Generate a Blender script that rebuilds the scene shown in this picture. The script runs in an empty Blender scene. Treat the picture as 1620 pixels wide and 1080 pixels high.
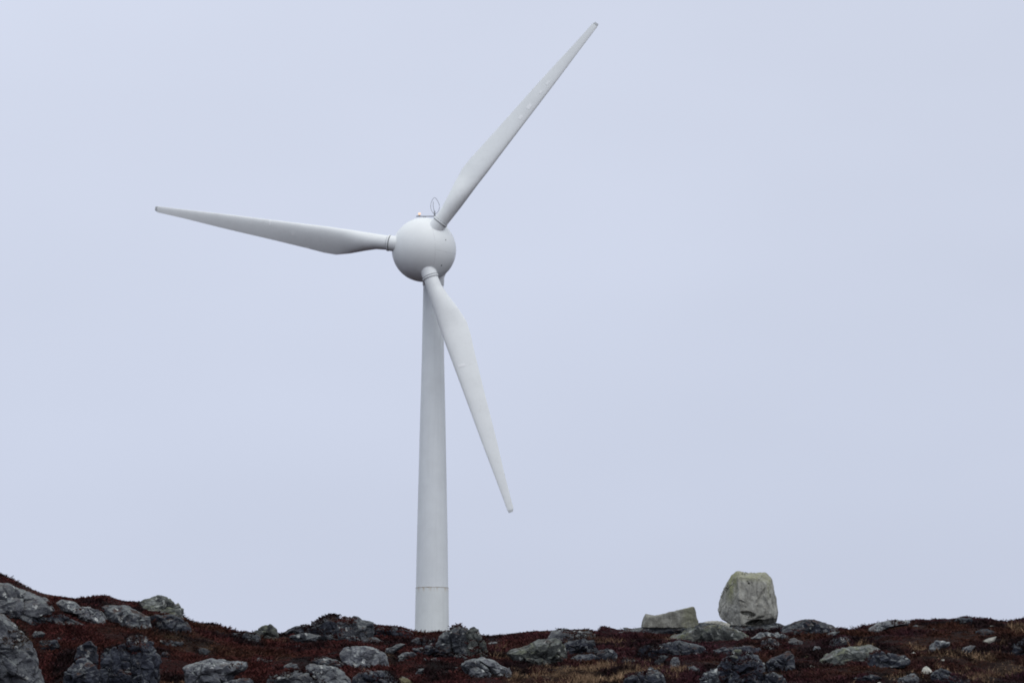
import bpy, bmesh, math, random
import numpy as np
from mathutils import Vector

# ------------------------------------------------------------------ camera, sky, sun, exposure
SC = bpy.context.scene
COL = SC.collection
F, PW, PH = 4400.0, 1620.0, 1080.0
PITCH = math.radians(8.0)
CP, SP = math.cos(PITCH), math.sin(PITCH)

cam_d = bpy.data.cameras.new('camera')
cam_d.sensor_width = 36.0
cam_d.lens = F * 36.0 / PW
cam_d.clip_start = 0.5
cam_d.clip_end = 20000
cam = bpy.data.objects.new('camera', cam_d)
cam.location = (0, 0, 0)
cam.rotation_euler = (math.radians(90) + PITCH, 0, 0)
COL.objects.link(cam)
SC.camera = cam

SUN_EL, SUN_AZ = math.radians(45), math.radians(152)   # azimuth measured from +Y clockwise: behind the camera
world = bpy.data.worlds.new('World')
SC.world = world
world.use_nodes = True
wn, wl = world.node_tree.nodes, world.node_tree.links
wn.clear()
w_out = wn.new('ShaderNodeOutputWorld')
w_bg = wn.new('ShaderNodeBackground')
w_bg.inputs['Strength'].default_value = 0.1
wl.new(w_bg.outputs[0], w_out.inputs[0])
sky = wn.new('ShaderNodeTexSky')
sky.sky_type = 'NISHITA'
sky.sun_disc = False
sky.sun_elevation = SUN_EL
sky.sun_rotation = SUN_AZ
sky.dust_density = 2.0
# the overcast cloud layer: even, a little brighter towards the zenith, faint soft mottling
w_tc = wn.new('ShaderNodeTexCoord')
w_sep = wn.new('ShaderNodeSeparateXYZ')
wl.new(w_tc.outputs['Generated'], w_sep.inputs[0])
w_ramp = wn.new('ShaderNodeValToRGB')
cr = w_ramp.color_ramp
cr.interpolation = 'B_SPLINE'
K = 10.0
SKY = [(0.0, (0.560, 0.609, 0.752), 1.0), (0.09, (0.600, 0.650, 0.797), 1.0), (0.20, (0.640, 0.687, 0.822), 1.0),
       (0.34, (0.652, 0.697, 0.826), 1.0), (1.0, (0.615, 0.680, 0.815), 1.8)]
while len(cr.elements) < len(SKY):
    cr.elements.new(0.5)
for e, (p, c, k) in zip(cr.elements, SKY):
    e.position = p
    e.color = (c[0] * k, c[1] * k, c[2] * k, 1)
wl.new(w_sep.outputs['Z'], w_ramp.inputs[0])
w_map = wn.new('ShaderNodeMapping')
w_map.inputs['Scale'].default_value = (2.2, 2.2, 5.0)
wl.new(w_tc.outputs['Generated'], w_map.inputs[0])
w_noise = wn.new('ShaderNodeTexNoise')
w_noise.inputs['Scale'].default_value = 1.6
w_noise.inputs['Detail'].default_value = 3
wl.new(w_map.outputs[0], w_noise.inputs['Vector'])
w_mr = wn.new('ShaderNodeMapRange')
w_mr.inputs[1].default_value = 0.3
w_mr.inputs[2].default_value = 0.7
w_mr.inputs[3].default_value = K * 0.965
w_mr.inputs[4].default_value = K * 1.038
wl.new(w_noise.outputs[0], w_mr.inputs[0])
w_x = wn.new('ShaderNodeMath'); w_x.operation = 'MULTIPLY_ADD'
wl.new(w_sep.outputs['X'], w_x.inputs[0])
w_x.inputs[1].default_value = -0.14 * K
wl.new(w_mr.outputs[0], w_x.inputs[2])
w_mul = wn.new('ShaderNodeVectorMath'); w_mul.operation = 'SCALE'
wl.new(w_ramp.outputs[0], w_mul.inputs[0])
wl.new(w_x.outputs[0], w_mul.inputs['Scale'])
w_mix = wn.new('ShaderNodeMix'); w_mix.data_type = 'RGBA'
w_mix.inputs['Factor'].default_value = 0.96
wl.new(sky.outputs[0], w_mix.inputs['A'])
wl.new(w_mul.outputs[0], w_mix.inputs['B'])
wl.new(w_mix.outputs['Result'], w_bg.inputs['Color'])

sun_d = bpy.data.lights.new('sun', 'SUN')
sun_d.energy = 1.1
sun_d.angle = math.radians(70)
sun_d.color = (1.0, 0.985, 0.96)
sun = bpy.data.objects.new('sun', sun_d)
sd = Vector((math.sin(SUN_AZ) * math.cos(SUN_EL), math.cos(SUN_AZ) * math.cos(SUN_EL), math.sin(SUN_EL)))
sun.rotation_euler = sd.to_track_quat('Z', 'Y').to_euler()
COL.objects.link(sun)

SC.view_settings.view_transform = 'Standard'
SC.view_settings.look = 'None'
SC.view_settings.exposure = 0.0
SC.view_settings.gamma = 1.0
SC.view_settings.use_curve_mapping = False
SC.render.engine = 'CYCLES'
SC.cycles.filter_width = 1.9
SC.cycles.use_denoising = True
SC.cycles.denoiser = 'OPENIMAGEDENOISE'
SC.cycles.denoising_prefilter = 'ACCURATE'
SC.render.resolution_x, SC.render.resolution_y = 1024, 682

# ------------------------------------------------------------------ helpers
rng = np.random.default_rng(7)


def at(px, py, Y):
    """world point seen at picture position (px, py) of the 1620x1080 photo, standing at world depth Y"""
    u = (px - PW / 2) / F
    v = -(py - PH / 2) / F
    dy, dz = CP - v * SP, SP + v * CP
    return np.array([u * Y / dy, Y, Y * dz / dy])


def tag(o, label=None, cat=None, group=None, kind=None):
    if label: o['label'] = label
    if cat: o['category'] = cat
    if group: o['group'] = group
    if kind: o['kind'] = kind
    return o


def mesh_obj(name, verts, faces, mat, parent=None, smooth=False, loc=None):
    me = bpy.data.meshes.new(name)
    verts = np.asarray(verts, dtype=np.float64)
    if loc is not None:
        verts = verts - np.asarray(loc)
    me.from_pydata(verts.tolist(), [], faces if isinstance(faces, list) else faces.tolist())
    me.materials.append(mat)
    if smooth:
        me.polygons.foreach_set('use_smooth', [True] * len(me.polygons))
    me.update()
    o = bpy.data.objects.new(name, me)
    COL.objects.link(o)
    if loc is not None and parent is None:
        o.location = loc
    if parent is not None:
        o.parent = parent
    return o


def _hash(ix, iy, iz, s):
    n = (ix * 374761393 + iy * 668265263 + iz * 2147483647 + s * 1274126177) & 0xFFFFFFFF
    n = ((n ^ (n >> 13)) * 1103515245) & 0xFFFFFFFF
    n = ((n ^ (n >> 16)) * 2246822519) & 0xFFFFFFFF
    return ((n ^ (n >> 15)) & 0xFFFF) / 65535.0 * 2 - 1


def vnoise(P, seed=0):
    P = np.asarray(P, dtype=np.float64)
    i = np.floor(P).astype(np.int64)
    f = P - i
    f = f * f * f * (f * (f * 6 - 15) + 10)
    r = 0
    for dx in (0, 1):
        wx = f[..., 0] if dx else 1 - f[..., 0]
        for dy in (0, 1):
            wy = f[..., 1] if dy else 1 - f[..., 1]
            for dz in (0, 1):
                wz = f[..., 2] if dz else 1 - f[..., 2]
                r = r + wx * wy * wz * _hash(i[..., 0] + dx, i[..., 1] + dy, i[..., 2] + dz, seed)
    return r


def fbm(P, octaves=4, seed=0, gain=0.5):
    a, s, r = 1.0, 1.0, 0
    for k in range(octaves):
        r = r + a * vnoise(P * s + 17.3 * k, seed + k)
        a *= gain
        s *= 2.03
    return r


def grid_faces(nu, nv, wrap_v=False):
    """nu rows of nv verts"""
    fs = []
    lv = nv if wrap_v else nv - 1
    i = np.arange(nu - 1)[:, None]
    j = np.arange(lv)[None, :]
    a = i * nv + j
    b = i * nv + (j + 1) % nv
    return np.stack([a, b, b + nv, a + nv], -1).reshape(-1, 4)


# ------------------------------------------------------------------ materials
def new_mat(name):
    m = bpy.data.materials.new(name)
    m.use_nodes = True
    nt = m.node_tree
    b = nt.nodes['Principled BSDF']
    return m, nt, b


class N:
    def __init__(self, nt): self.nt = nt
    def new(self, t, **kw):
        n = self.nt.nodes.new(t)
        for k, v in kw.items(): setattr(n, k, v)
        return n
    def link(self, a, b): self.nt.links.new(a, b)
    def noise(self, vec, scale, detail=4, rough=0.6, dist=0.0):
        n = self.new('ShaderNodeTexNoise')
        n.inputs['Scale'].default_value = scale
        n.inputs['Detail'].default_value = detail
        n.inputs['Roughness'].default_value = rough
        n.inputs['Distortion'].default_value = dist
        self.link(vec, n.inputs['Vector'])
        return n.outputs[0]
    def ramp(self, fac, lo, hi, a=0.0, b=1.0):
        n = self.new('ShaderNodeMapRange')
        n.interpolation_type = 'SMOOTHSTEP'
        n.inputs[1].default_value = lo; n.inputs[2].default_value = hi
        n.inputs[3].default_value = a; n.inputs[4].default_value = b
        self.link(fac, n.inputs[0])
        return n.outputs[0]
    def mix(self, fac, a, b, mode='MIX'):
        n = self.new('ShaderNodeMix', data_type='RGBA', blend_type=mode)
        if isinstance(fac, float): n.inputs['Factor'].default_value = fac
        else: self.link(fac, n.inputs['Factor'])
        for s, k in ((a, 'A'), (b, 'B')):
            if isinstance(s, tuple): n.inputs[k].default_value = (*s, 1)
            else: self.link(s, n.inputs[k])
        return n.outputs['Result']
    def math(self, op, a, b=0.0):
        n = self.new('ShaderNodeMath', operation=op)
        for s, k in ((a, 0), (b, 1)):
            if isinstance(s, (int, float)): n.inputs[k].default_value = s
            else: self.link(s, n.inputs[k])
        return n.outputs[0]
    def bump(self, h, strength, dist):
        n = self.new('ShaderNodeBump')
        n.inputs['Strength'].default_value = strength
        n.inputs['Distance'].default_value = dist
        self.link(h, n.inputs['Height'])
        return n.outputs[0]
    def pos(self):
        return self.new('ShaderNodeNewGeometry').outputs['Position']


def rock_mat(name, base, dark, moss=0.35, lichen=0.5, yellow=0.0, stain=0.5):
    m, nt, b = new_mat(name)
    n = N(nt)
    P = n.pos()
    big = n.noise(P, 0.9, 5, 0.6)
    mid = n.noise(P, 4.5, 6, 0.7, 0.4)
    fine = n.noise(P, 22, 5, 0.75)
    mp = n.new('ShaderNodeMapping'); mp.inputs['Scale'].default_value = (1.0, 1.0, 3.2)
    mp.inputs['Rotation'].default_value = (0.25, 0.35, 0.0)
    n.link(P, mp.inputs[0])
    strata = n.noise(mp.outputs[0], 3.0, 5, 0.65, 0.6)
    col = n.mix(n.ramp(mid, 0.38, 0.62), dark, base)
    col = n.mix(n.ramp(strata, 0.42, 0.58, 0.0, 0.45), col, tuple(c * 1.35 for c in base))
    # dark streaks of black crust running down
    mp2 = n.new('ShaderNodeMapping'); mp2.inputs['Scale'].default_value = (5.0, 5.0, 0.8)
    n.link(P, mp2.inputs[0])
    st = n.noise(mp2.outputs[0], 1.2, 4, 0.6)
    col = n.mix(n.ramp(st, 0.50, 0.66, 0.0, stain), col, tuple(c * 0.45 for c in dark))
    col = n.mix(n.ramp(big, 0.50, 0.68, 0.0, stain * 0.8), col, tuple(c * 0.6 for c in dark))
    # pale crust lichen on the tops; also paints their skylight brightness into the colour
    geo = n.new('ShaderNodeNewGeometry')
    sp = n.new('ShaderNodeSeparateXYZ'); n.link(geo.outputs['Normal'], sp.inputs[0])
    up = n.ramp(sp.outputs['Z'], 0.05, 0.85)
    li = n.noise(P, 6.0, 6, 0.72)
    top = n.math('MULTIPLY', up, n.ramp(li, 0.40, 0.60, 0.0, lichen))
    col = n.mix(top, col, (0.215, 0.23, 0.225))
    # white lichen rosettes
    vo = n.new('ShaderNodeTexVoronoi'); vo.inputs['Scale'].default_value = 4.2
    wv = n.new('ShaderNodeVectorMath', operation='ADD')
    ns = n.new('ShaderNodeTexNoise'); ns.inputs['Scale'].default_value = 9
    n.link(P, ns.inputs['Vector'])
    sc = n.new('ShaderNodeVectorMath', operation='SCALE'); sc.inputs['Scale'].default_value = 0.22
    n.link(ns.outputs['Color'], sc.inputs[0])
    n.link(P, wv.inputs[0]); n.link(sc.outputs[0], wv.inputs[1])
    n.link(wv.outputs[0], vo.inputs['Vector'])
    sepc = n.new('ShaderNodeSeparateColor'); n.link(vo.outputs['Color'], sepc.inputs[0])
    rad = n.ramp(sepc.outputs['Red'], 0.50, 1.0, 0.0, 0.34)
    spot = n.math('LESS_THAN', vo.outputs['Distance'], rad)
    spot = n.math('MULTIPLY', spot, n.ramp(fine, 0.38, 0.52, 0.2, 1.0))
    spot = n.math('MULTIPLY', spot, min(1.0, lichen * 1.25))
    col = n.mix(spot, col, (0.42, 0.43, 0.42))
    if yellow:
        ye = n.math('MULTIPLY', n.ramp(n.noise(P, 2.2, 5, 0.65), 0.45, 0.62, 0.0, yellow), up)
        col = n.mix(ye, col, (0.13, 0.14, 0.055))
    sp2 = n.math('MULTIPLY', n.ramp(n.noise(P, 13, 3, 0.6), 0.60, 0.68), n.ramp(n.noise(P, 2.1, 3, 0.6), 0.45, 0.60, 0.0, min(1.0, lichen)))
    col = n.mix(sp2, col, (0.33, 0.34, 0.335))
    # moss and heath clinging to ledges
    mo = n.math('MULTIPLY', n.ramp(sp.outputs['Z'], 0.25, 0.75), n.ramp(n.noise(P, 1.7, 6, 0.7), 0.52, 0.60, 0.0, moss * 2))
    col = n.mix(n.math('MINIMUM', mo, 1.0), col, (0.040, 0.020, 0.016))
    oi = n.new('ShaderNodeObjectInfo')
    var = n.new('ShaderNodeMapRange'); var.inputs[3].default_value = 0.72; var.inputs[4].default_value = 1.3
    n.link(oi.outputs['Random'], var.inputs[0])
    vs = n.new('ShaderNodeVectorMath', operation='SCALE'); n.link(col, vs.inputs[0]); n.link(var.outputs[0], vs.inputs['Scale'])
    n.link(vs.outputs[0], b.inputs['Base Color'])
    b.inputs['Roughness'].default_value = 0.85
    b.inputs['Specular IOR Level'].default_value = 0.25
    cr_ = n.new('ShaderNodeTexVoronoi', feature='DISTANCE_TO_EDGE'); cr_.inputs['Scale'].default_value = 1.6
    n.link(wv.outputs[0], cr_.inputs['Vector'])
    h = n.math('ADD', n.math('MULTIPLY', mid, 0.5), n.math('MULTIPLY', fine, 0.22))
    h = n.math('ADD', h, n.math('MULTIPLY', strata, 0.5))
    h = n.math('ADD', h, n.ramp(cr_.outputs['Distance'], 0.0, 0.05, -0.25, 0.0))
    n.link(n.bump(h, 0.9, 0.08), b.inputs['Normal'])
    return m


M = {}
M['grey'] = rock_mat('grey_gneiss', (0.070, 0.075, 0.085), (0.019, 0.021, 0.031), moss=0.5, lichen=0.65, stain=0.7)
M['pale'] = rock_mat('pale_grey_gneiss', (0.115, 0.120, 0.132), (0.040, 0.042, 0.055), moss=0.25, lichen=0.8, stain=0.5)
M['dark'] = rock_mat('dark_blue_grey_gneiss', (0.032, 0.036, 0.050), (0.009, 0.010, 0.018), moss=0.5, lichen=0.36, stain=0.8)
M['green'] = rock_mat('lichen_green_gneiss', (0.090, 0.096, 0.090), (0.032, 0.034, 0.038), moss=0.25, lichen=0.7, yellow=0.5)
M['white'] = rock_mat('white_stone', (0.36, 0.35, 0.31), (0.22, 0.21, 0.19), moss=0.0, lichen=0.3, stain=0.12)
M['ochre'] = rock_mat('ochre_stone', (0.16, 0.14, 0.075), (0.08, 0.07, 0.04), moss=0.1, lichen=0.2, stain=0.3)


def boulder_mat(k=1.0):
    """tan-grey erratic with pits, streaks and yellow-green lichen where the attribute 'lichen' says"""
    m, nt, b = new_mat('erratic_granite')
    n = N(nt)
    P = n.pos()
    mid = n.noise(P, 3.5, 6, 0.7, 0.5)
    fine = n.noise(P, 18, 6, 0.75)
    mp = n.new('ShaderNodeMapping'); mp.inputs['Scale'].default_value = (7.0, 4.0, 0.9)
    n.link(P, mp.inputs[0])
    st = n.noise(mp.outputs[0], 1.6, 5, 0.65, 0.3)
    col = n.mix(n.ramp(mid, 0.32, 0.68), (0.210, 0.205, 0.183), (0.390, 0.385, 0.352))
    col = n.mix(n.ramp(st, 0.50, 0.70, 0.0, 0.55), col, (0.105, 0.100, 0.098))
    col = n.mix(n.ramp(st, 0.28, 0.44, 0.45, 0.0), col, (0.45, 0.45, 0.43))
    at_ = n.new('ShaderNodeAttribute'); at_.attribute_name = 'lichen'
    ly = n.math('MULTIPLY', at_.outputs['Fac'], n.ramp(n.noise(P, 3.0, 5, 0.7), 0.34, 0.58, 0.25, 0.85))
    col = n.mix(ly, col, (0.215, 0.220, 0.095))
    pit = n.new('ShaderNodeTexVoronoi'); pit.inputs['Scale'].default_value = 5.5
    mp3 = n.new('ShaderNodeMapping'); mp3.inputs['Scale'].default_value = (1.0, 1.0, 1.6)
    mp3.inputs['Rotation'].default_value = (0, 0.6, 0)
    n.link(P, mp3.inputs[0]); n.link(mp3.outputs[0], pit.inputs['Vector'])
    sepc = n.new('ShaderNodeSeparateColor'); n.link(pit.outputs['Color'], sepc.inputs[0])
    sp = n.math('LESS_THAN', pit.outputs['Distance'], n.ramp(sepc.outputs['Green'], 0.45, 1.0, 0.0, 0.26))
    col = n.mix(n.math('MULTIPLY', sp, 0.42), col, (0.055, 0.052, 0.052))
    col = n.mix(1.0, col, (k, k, k * 0.99), 'MULTIPLY')
    n.link(col, b.inputs['Base Color'])
    b.inputs['Roughness'].default_value = 0.85
    b.inputs['Specular IOR Level'].default_value = 0.25
    h = n.math('ADD', n.math('MULTIPLY', mid, 0.5), n.math('MULTIPLY', fine, 0.3))
    h = n.math('ADD', h, n.math('MULTIPLY', st, 0.4))
    h = n.math('SUBTRACT', h, n.math('MULTIPLY', sp, 0.35))
    n.link(n.bump(h, 0.8, 0.09), b.inputs['Normal'])
    return m


M['boulder'] = boulder_mat()
M['block'] = boulder_mat(0.70)


def white_paint(name, base=(0.80, 0.81, 0.81), rough=0.42, dirt=0.08, rust=False, streak=True):
    m, nt, b = new_mat(name)
    n = N(nt)
    tc = n.new('ShaderNodeTexCoord').outputs['Object']
    d = n.noise(tc, 0.55, 5, 0.6)
    col = n.mix(n.ramp(d, 0.35, 0.7, 0.0, 1.0), base, tuple(c * (1 - dirt) for c in base))
    if streak:
        mp = n.new('ShaderNodeMapping'); mp.inputs['Scale'].default_value = (3.5, 3.5, 0.12)
        n.link(tc, mp.inputs[0])
        s = n.noise(mp.outputs[0], 1.5, 4, 0.6)
        col = n.mix(n.ramp(s, 0.48, 0.72, 0.0, 0.55), col, tuple(c * (1 - dirt * 1.6) for c in base))
    if rust:
        mp = n.new('ShaderNodeMapping'); mp.inputs['Scale'].default_value = (1.0, 1.0, 0.5)
        n.link(tc, mp.inputs[0])
        s = n.noise(mp.outputs[0], 4.5, 5, 0.7)
        col = n.mix(n.ramp(s, 0.45, 0.62, 0.15, 0.95), col, (0.20, 0.115, 0.045))
    n.link(col, b.inputs['Base Color'])
    b.inputs['Roughness'].default_value = rough
    b.inputs['Specular IOR Level'].default_value = 0.35
    return m


M['blade'] = white_paint('blade_gelcoat', (0.79, 0.81, 0.82), 0.40, 0.05, streak=False)
M['hub'] = white_paint('hub_paint', (0.80, 0.82, 0.83), 0.38, 0.05, streak=False)
M['tower'] = white_paint('tower_paint', (0.72, 0.75, 0.775), 0.5, 0.07)
M['tower_base'] = white_paint('tower_base_paint', (0.70, 0.73, 0.735), 0.5, 0.09)
M['rust'] = white_paint('rusty_joint', (0.50, 0.49, 0.46), 0.7, 0.2, rust=True, streak=False)
M['patch'] = white_paint('repair_white', (0.86, 0.87, 0.88), 0.3, 0.0, streak=False)


def blade_wear():
    m = M['blade']
    n = N(m.node_tree); b = m.node_tree.nodes['Principled BSDF']
    src = b.inputs['Base Color'].links[0].from_socket
    tc = n.new('ShaderNodeTexCoord').outputs['Object']
    f = n.ramp(n.noise(tc, 2.6, 6, 0.7), 0.50, 0.72, 0.0, 0.16)
    col = n.mix(f, src, (0.55, 0.56, 0.55))
    n.link(col, b.inputs['Base Color'])


blade_wear()


def plain(name, c, rough=0.6, metal=0.0):
    m, nt, b = new_mat(name)
    n = N(nt)
    tc = n.new('ShaderNodeTexCoord').outputs['Object']
    n.link(n.mix(n.ramp(n.noise(tc, 6, 4), 0.35, 0.65), c, tuple(x * 0.75 for x in c)), b.inputs['Base Color'])
    b.inputs['Roughness'].default_value = rough
    b.inputs['Metallic'].default_value = metal
    return m


M['steel'] = plain('galvanised_steel', (0.30, 0.31, 0.34), 0.5, 0.3)
M['gap'] = plain('rubber_seal', (0.10, 0.105, 0.12), 0.8)
M['seam'] = plain('seam_sealant', (0.58, 0.60, 0.62), 0.7)
m, nt, b = new_mat('lit_orange_lamp')
b.inputs['Base Color'].default_value = (0.9, 0.45, 0.2, 1)
b.inputs['Emission Color'].default_value = (1.0, 0.72, 0.56, 1)
b.inputs['Emission Strength'].default_value = 0.75
M['lamp'] = m


def heath_mat(name, ground=False):
    m, nt, b = new_mat(name)
    n = N(nt)
    a = n.new('ShaderNodeAttribute'); a.attribute_name = 'tint'
    if ground:
        P = n.pos()
        d = n.noise(P, 7, 6, 0.75)
        col = n.mix(n.ramp(d, 0.35, 0.65), (0.22, 0.19, 0.19), (0.75, 0.68, 0.68))
        col = n.mix(1.0, a.outputs['Color'], col, 'MULTIPLY')
        n.link(n.bump(n.math('ADD', d, n.noise(P, 25, 4, 0.7)), 0.9, 0.12), b.inputs['Normal'])
    else:
        col = a.outputs['Color']
    n.link(col, b.inputs['Base Color'])
    b.inputs['Roughness'].default_value = 0.9
    b.inputs['Specular IOR Level'].default_value = 0.1
    return m


M['heath'] = heath_mat('heather_leaves')
M['soil'] = heath_mat('heath_ground', True)

# ------------------------------------------------------------------ terrain
SKYL = np.array([(-400, 850), (-200, 868), (-60, 890), (0, 909), (15, 915), (30, 923), (60, 935), (85, 941), (110, 945), (130, 948),
    (148, 944), (165, 941), (178, 945), (190, 949), (222, 953), (255, 958), (285, 973), (300, 983), (315, 986), (330, 985), (345, 989),
    (360, 996), (385, 1003), (440, 1004), (470, 999), (500, 992), (540, 987), (590, 986), (620, 992), (650, 998),
    (665, 1001), (690, 1001), (705, 1000), (740, 1003), (775, 1007), (800, 1004), (820, 1001), (850, 998), (870, 999), (940, 998),
    (948, 998), (952, 990), (962, 991), (972, 995), (1000, 996), (1020, 995), (1060, 992), (1100, 991), (1160, 993), (1240, 993),
    (1252, 990), (1275, 984), (1300, 987), (1320, 994), (1332, 993), (1342, 998), (1350, 998), (1365, 995), (1385, 988), (1400, 984), (1440, 983),
    (1455, 981), (1480, 980), (1500, 978), (1520, 976), (1533, 976), (1542, 979), (1570, 978), (1590, 983), (1602, 982),
    (1620, 977), (1660, 972), (1800, 965), (2000, 975)], dtype=float)
_xs = np.arange(-400, 2001, 4.0)
_sk = np.interp(_xs, SKYL[:, 0], SKYL[:, 1])
_k = np.exp(-0.5 * (np.arange(-40, 41) / 13.0) ** 2); _k /= _k.sum()
_sks = np.convolve(np.pad(_sk, 40, mode='edge'), _k, mode='valid')
Y0 = 78.0


def pix_z(Y, yp):
    v = -(yp - PH / 2) / F
    return Y * (SP + v * CP) / (CP - v * SP)


def xpix(X, Y, Z):
    return PW / 2 + F * X / (Y * CP + Z * SP)


def crest_Y(X):
    return 105.0 + 2.5 * np.sin(X / 6.0 + 1.0) + 1.2 * np.sin(X / 2.3) - 5.0 / (1 + np.exp((X + 9.5) / 1.5))


def terrain(X, Y):
    X = np.asarray(X, float); Y = np.asarray(Y, float)
    X, Y = np.broadcast_arrays(X, Y)
    Yc = crest_Y(X)
    Yq = np.clip(Y, Y0, Yc)
    xp = xpix(X, Yq, Yq * 0.035)
    sk = np.interp(xp, _xs, _sk)
    sks = np.interp(xp, _xs, _sks)
    t = np.clip((Yq - Y0) / (Yc - Y0), 0, 1)
    wd = np.clip((t - 0.80) / 0.16, 0, 1)
    top = sks * (1 - wd) + sk * wd
    wa = np.exp(-np.clip(Y - Yc, 0, None) / 6.0)
    top = top * wa + (sks + 2) * (1 - wa)
    e = 1 - (1 - t) ** 1.55
    yp = 1125 - (1125 - top) * e
    z = pix_z(Yq, yp)
    # behind the crest the plateau goes on, slightly lower
    dy = np.clip(Y - Yc, 0, None)
    plate = 3.1
    w2 = np.exp(-dy / 45.0)
    z = np.where(dy > 0, (z - 0.03 * np.minimum(dy, 50)) * w2 + (plate - 0.3) * (1 - w2), z)
    z = np.where(Y > 400, z - (Y - 400) * 0.004, z)
    # in front the slope runs down to the place the camera stands on
    s = np.clip(Y / Y0, 0, 1) ** 1.5
    z = np.where(Y < Y0, -1.7 + (z + 1.7) * s, z)
    # mounds of heather
    P = np.stack([X, Y, np.zeros_like(X)], -1)
    amp = np.clip((1 - t), 0.13, 1) * np.clip((Y - 5) / 60, 0.15, 1)
    fine = (0.5 - np.abs(fbm(P * 0.8, 3, 11))) * 0.34 + (0.4 - np.abs(vnoise(P * 2.4 + 3, 31))) * 0.13 - 0.05
    low = vnoise(P * 0.28, 5) * 0.36
    z = z + amp * fine + (amp - 0.13) * low - 0.02
    return z


def hit(px, py, y_lo=70.0):
    """where the line of sight through a picture position meets the slope"""
    Y = np.arange(y_lo, 118, 0.1)
    P = np.array([at(px, py, y) for y in Y])
    zt = terrain(P[:, 0], P[:, 1])
    k = np.nonzero(zt >= P[:, 2])[0]
    return float(Y[k[0]]) if len(k) else float(crest_Y(P[len(P) // 2, 0]))


# colours of the heath as a function of place
def heath_tint(X, Y, Z, seed=0, jit=0.0):
    P = np.stack([X, Y, Z * 0], -1)
    xp = xpix(X, Y, Z)
    a = fbm(P * 0.35, 3, 61)
    b_ = fbm(P * np.array([0.9, 0.6, 1]) + 9, 3, 71)
    red = np.array([0.050, 0.0145, 0.0135])
    purple = np.array([0.038, 0.0135, 0.018])
    brown = np.array([0.045, 0.019, 0.0125])
    dark = np.array([0.011, 0.006, 0.007])
    right = np.clip((X + 4) / 10, 0, 1)[..., None]
    base = red * (1 - right) + purple * right
    base = base + (brown - base) * np.clip(a * 1.1 + 0.15, 0, 0.9)[..., None]
    base = base + (dark - base) * np.clip(b_ * 1.7 + 0.10, 0, 0.92)[..., None]
    g = grass_amount(X, Y)[..., None]
    base = base + (np.array([0.125, 0.078, 0.046]) - base) * g * 0.8
    if jit:
        r = np.random.default_rng(seed)
        base = base * np.exp(r.normal(0, jit, base.shape[:-1]))[..., None]
        base = base * (1 + r.normal(0, 0.06, base.shape))
    return np.clip(base, 0.002, 0.5)


GR = []   # patches of straw-coloured grass: centre x, centre y, radii


def grass_amount(X, Y):
    g = np.zeros_like(X)
    for cx, cy, rx, ry, k in GR:
        g = np.maximum(g, k * np.clip(1.4 - np.sqrt(((X - cx) / rx) ** 2 + ((Y - cy) / ry) ** 2), 0, 1))
    Pg = np.stack([X * 0.5, Y * 0.4, X * 0], -1)
    g = np.maximum(g, np.clip(fbm(Pg, 3, 55) * 1.4 - 0.85, 0, 0.4))
    P = np.stack([X * 1.8, Y * 1.0, X * 0], -1)
    return np.clip(g * (0.55 + 0.9 * fbm(P, 3, 91)), 0, 1)


for gx, gy, grx, k in ((905, 1057, 62, 1.0), (1000, 1058, 45, 1.0), (940, 1074, 80, 0.9), (1045, 1060, 30, .8), (860, 1078, 60, .7),
                       (1370, 1033, 16, .6), (1535, 1043, 60, 0.45), (1600, 1062, 55, 0.5), (1448, 1029, 14, 0.6), (1530, 1075, 50, .35), (580, 1055, 10, .4)):
    hy = hit(gx, gy)
    p = at(gx, gy, hy)
    GR.append((p[0], hy, grx / 42.0, 1.3, k))


def sheet():
    xs = np.concatenate([-np.geomspace(4000, 27, 40), np.arange(-26.0, 26.01, 0.16), np.geomspace(27, 4000, 40)])
    ys = np.concatenate([-np.geomspace(600, 6, 16), np.arange(0, 74, 3.0), np.arange(74.0, 114.01, 0.16), np.geomspace(115, 8000, 70)])
    X, Y = np.meshgrid(xs, ys)
    Z = terrain(X, Y)
    V = np.stack([X, Y, Z], -1).reshape(-1, 3)
    fs = grid_faces(len(ys), len(xs))
    o = mesh_obj('ground', V, fs[:, ::-1] * 1, M['soil'], smooth=True)
    # make sure faces look up
    me = o.data
    if me.polygons[0].normal.z < 0:
        me.flip_normals()
    ca = me.color_attributes.new('tint', 'FLOAT_COLOR', 'POINT')
    c = heath_tint(X, Y, Z).reshape(-1, 3)
    ca.data.foreach_set('color', np.concatenate([c, np.ones((len(c), 1))], 1).astype(np.float32).ravel())
    tag(o, kind='structure')
    return o


sheet()


# ------------------------------------------------------------------ rocks
def ico(sub):
    bm = bmesh.new()
    bmesh.ops.create_icosphere(bm, subdivisions=sub, radius=1.0)
    V = np.array([v.co[:] for v in bm.verts])
    Fc = [[v.index for v in f.verts] for f in bm.faces]
    bm.free()
    return V, Fc


ICO = {s: ico(s) for s in (3, 4, 5, 6)}
ROCKS = []


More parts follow.
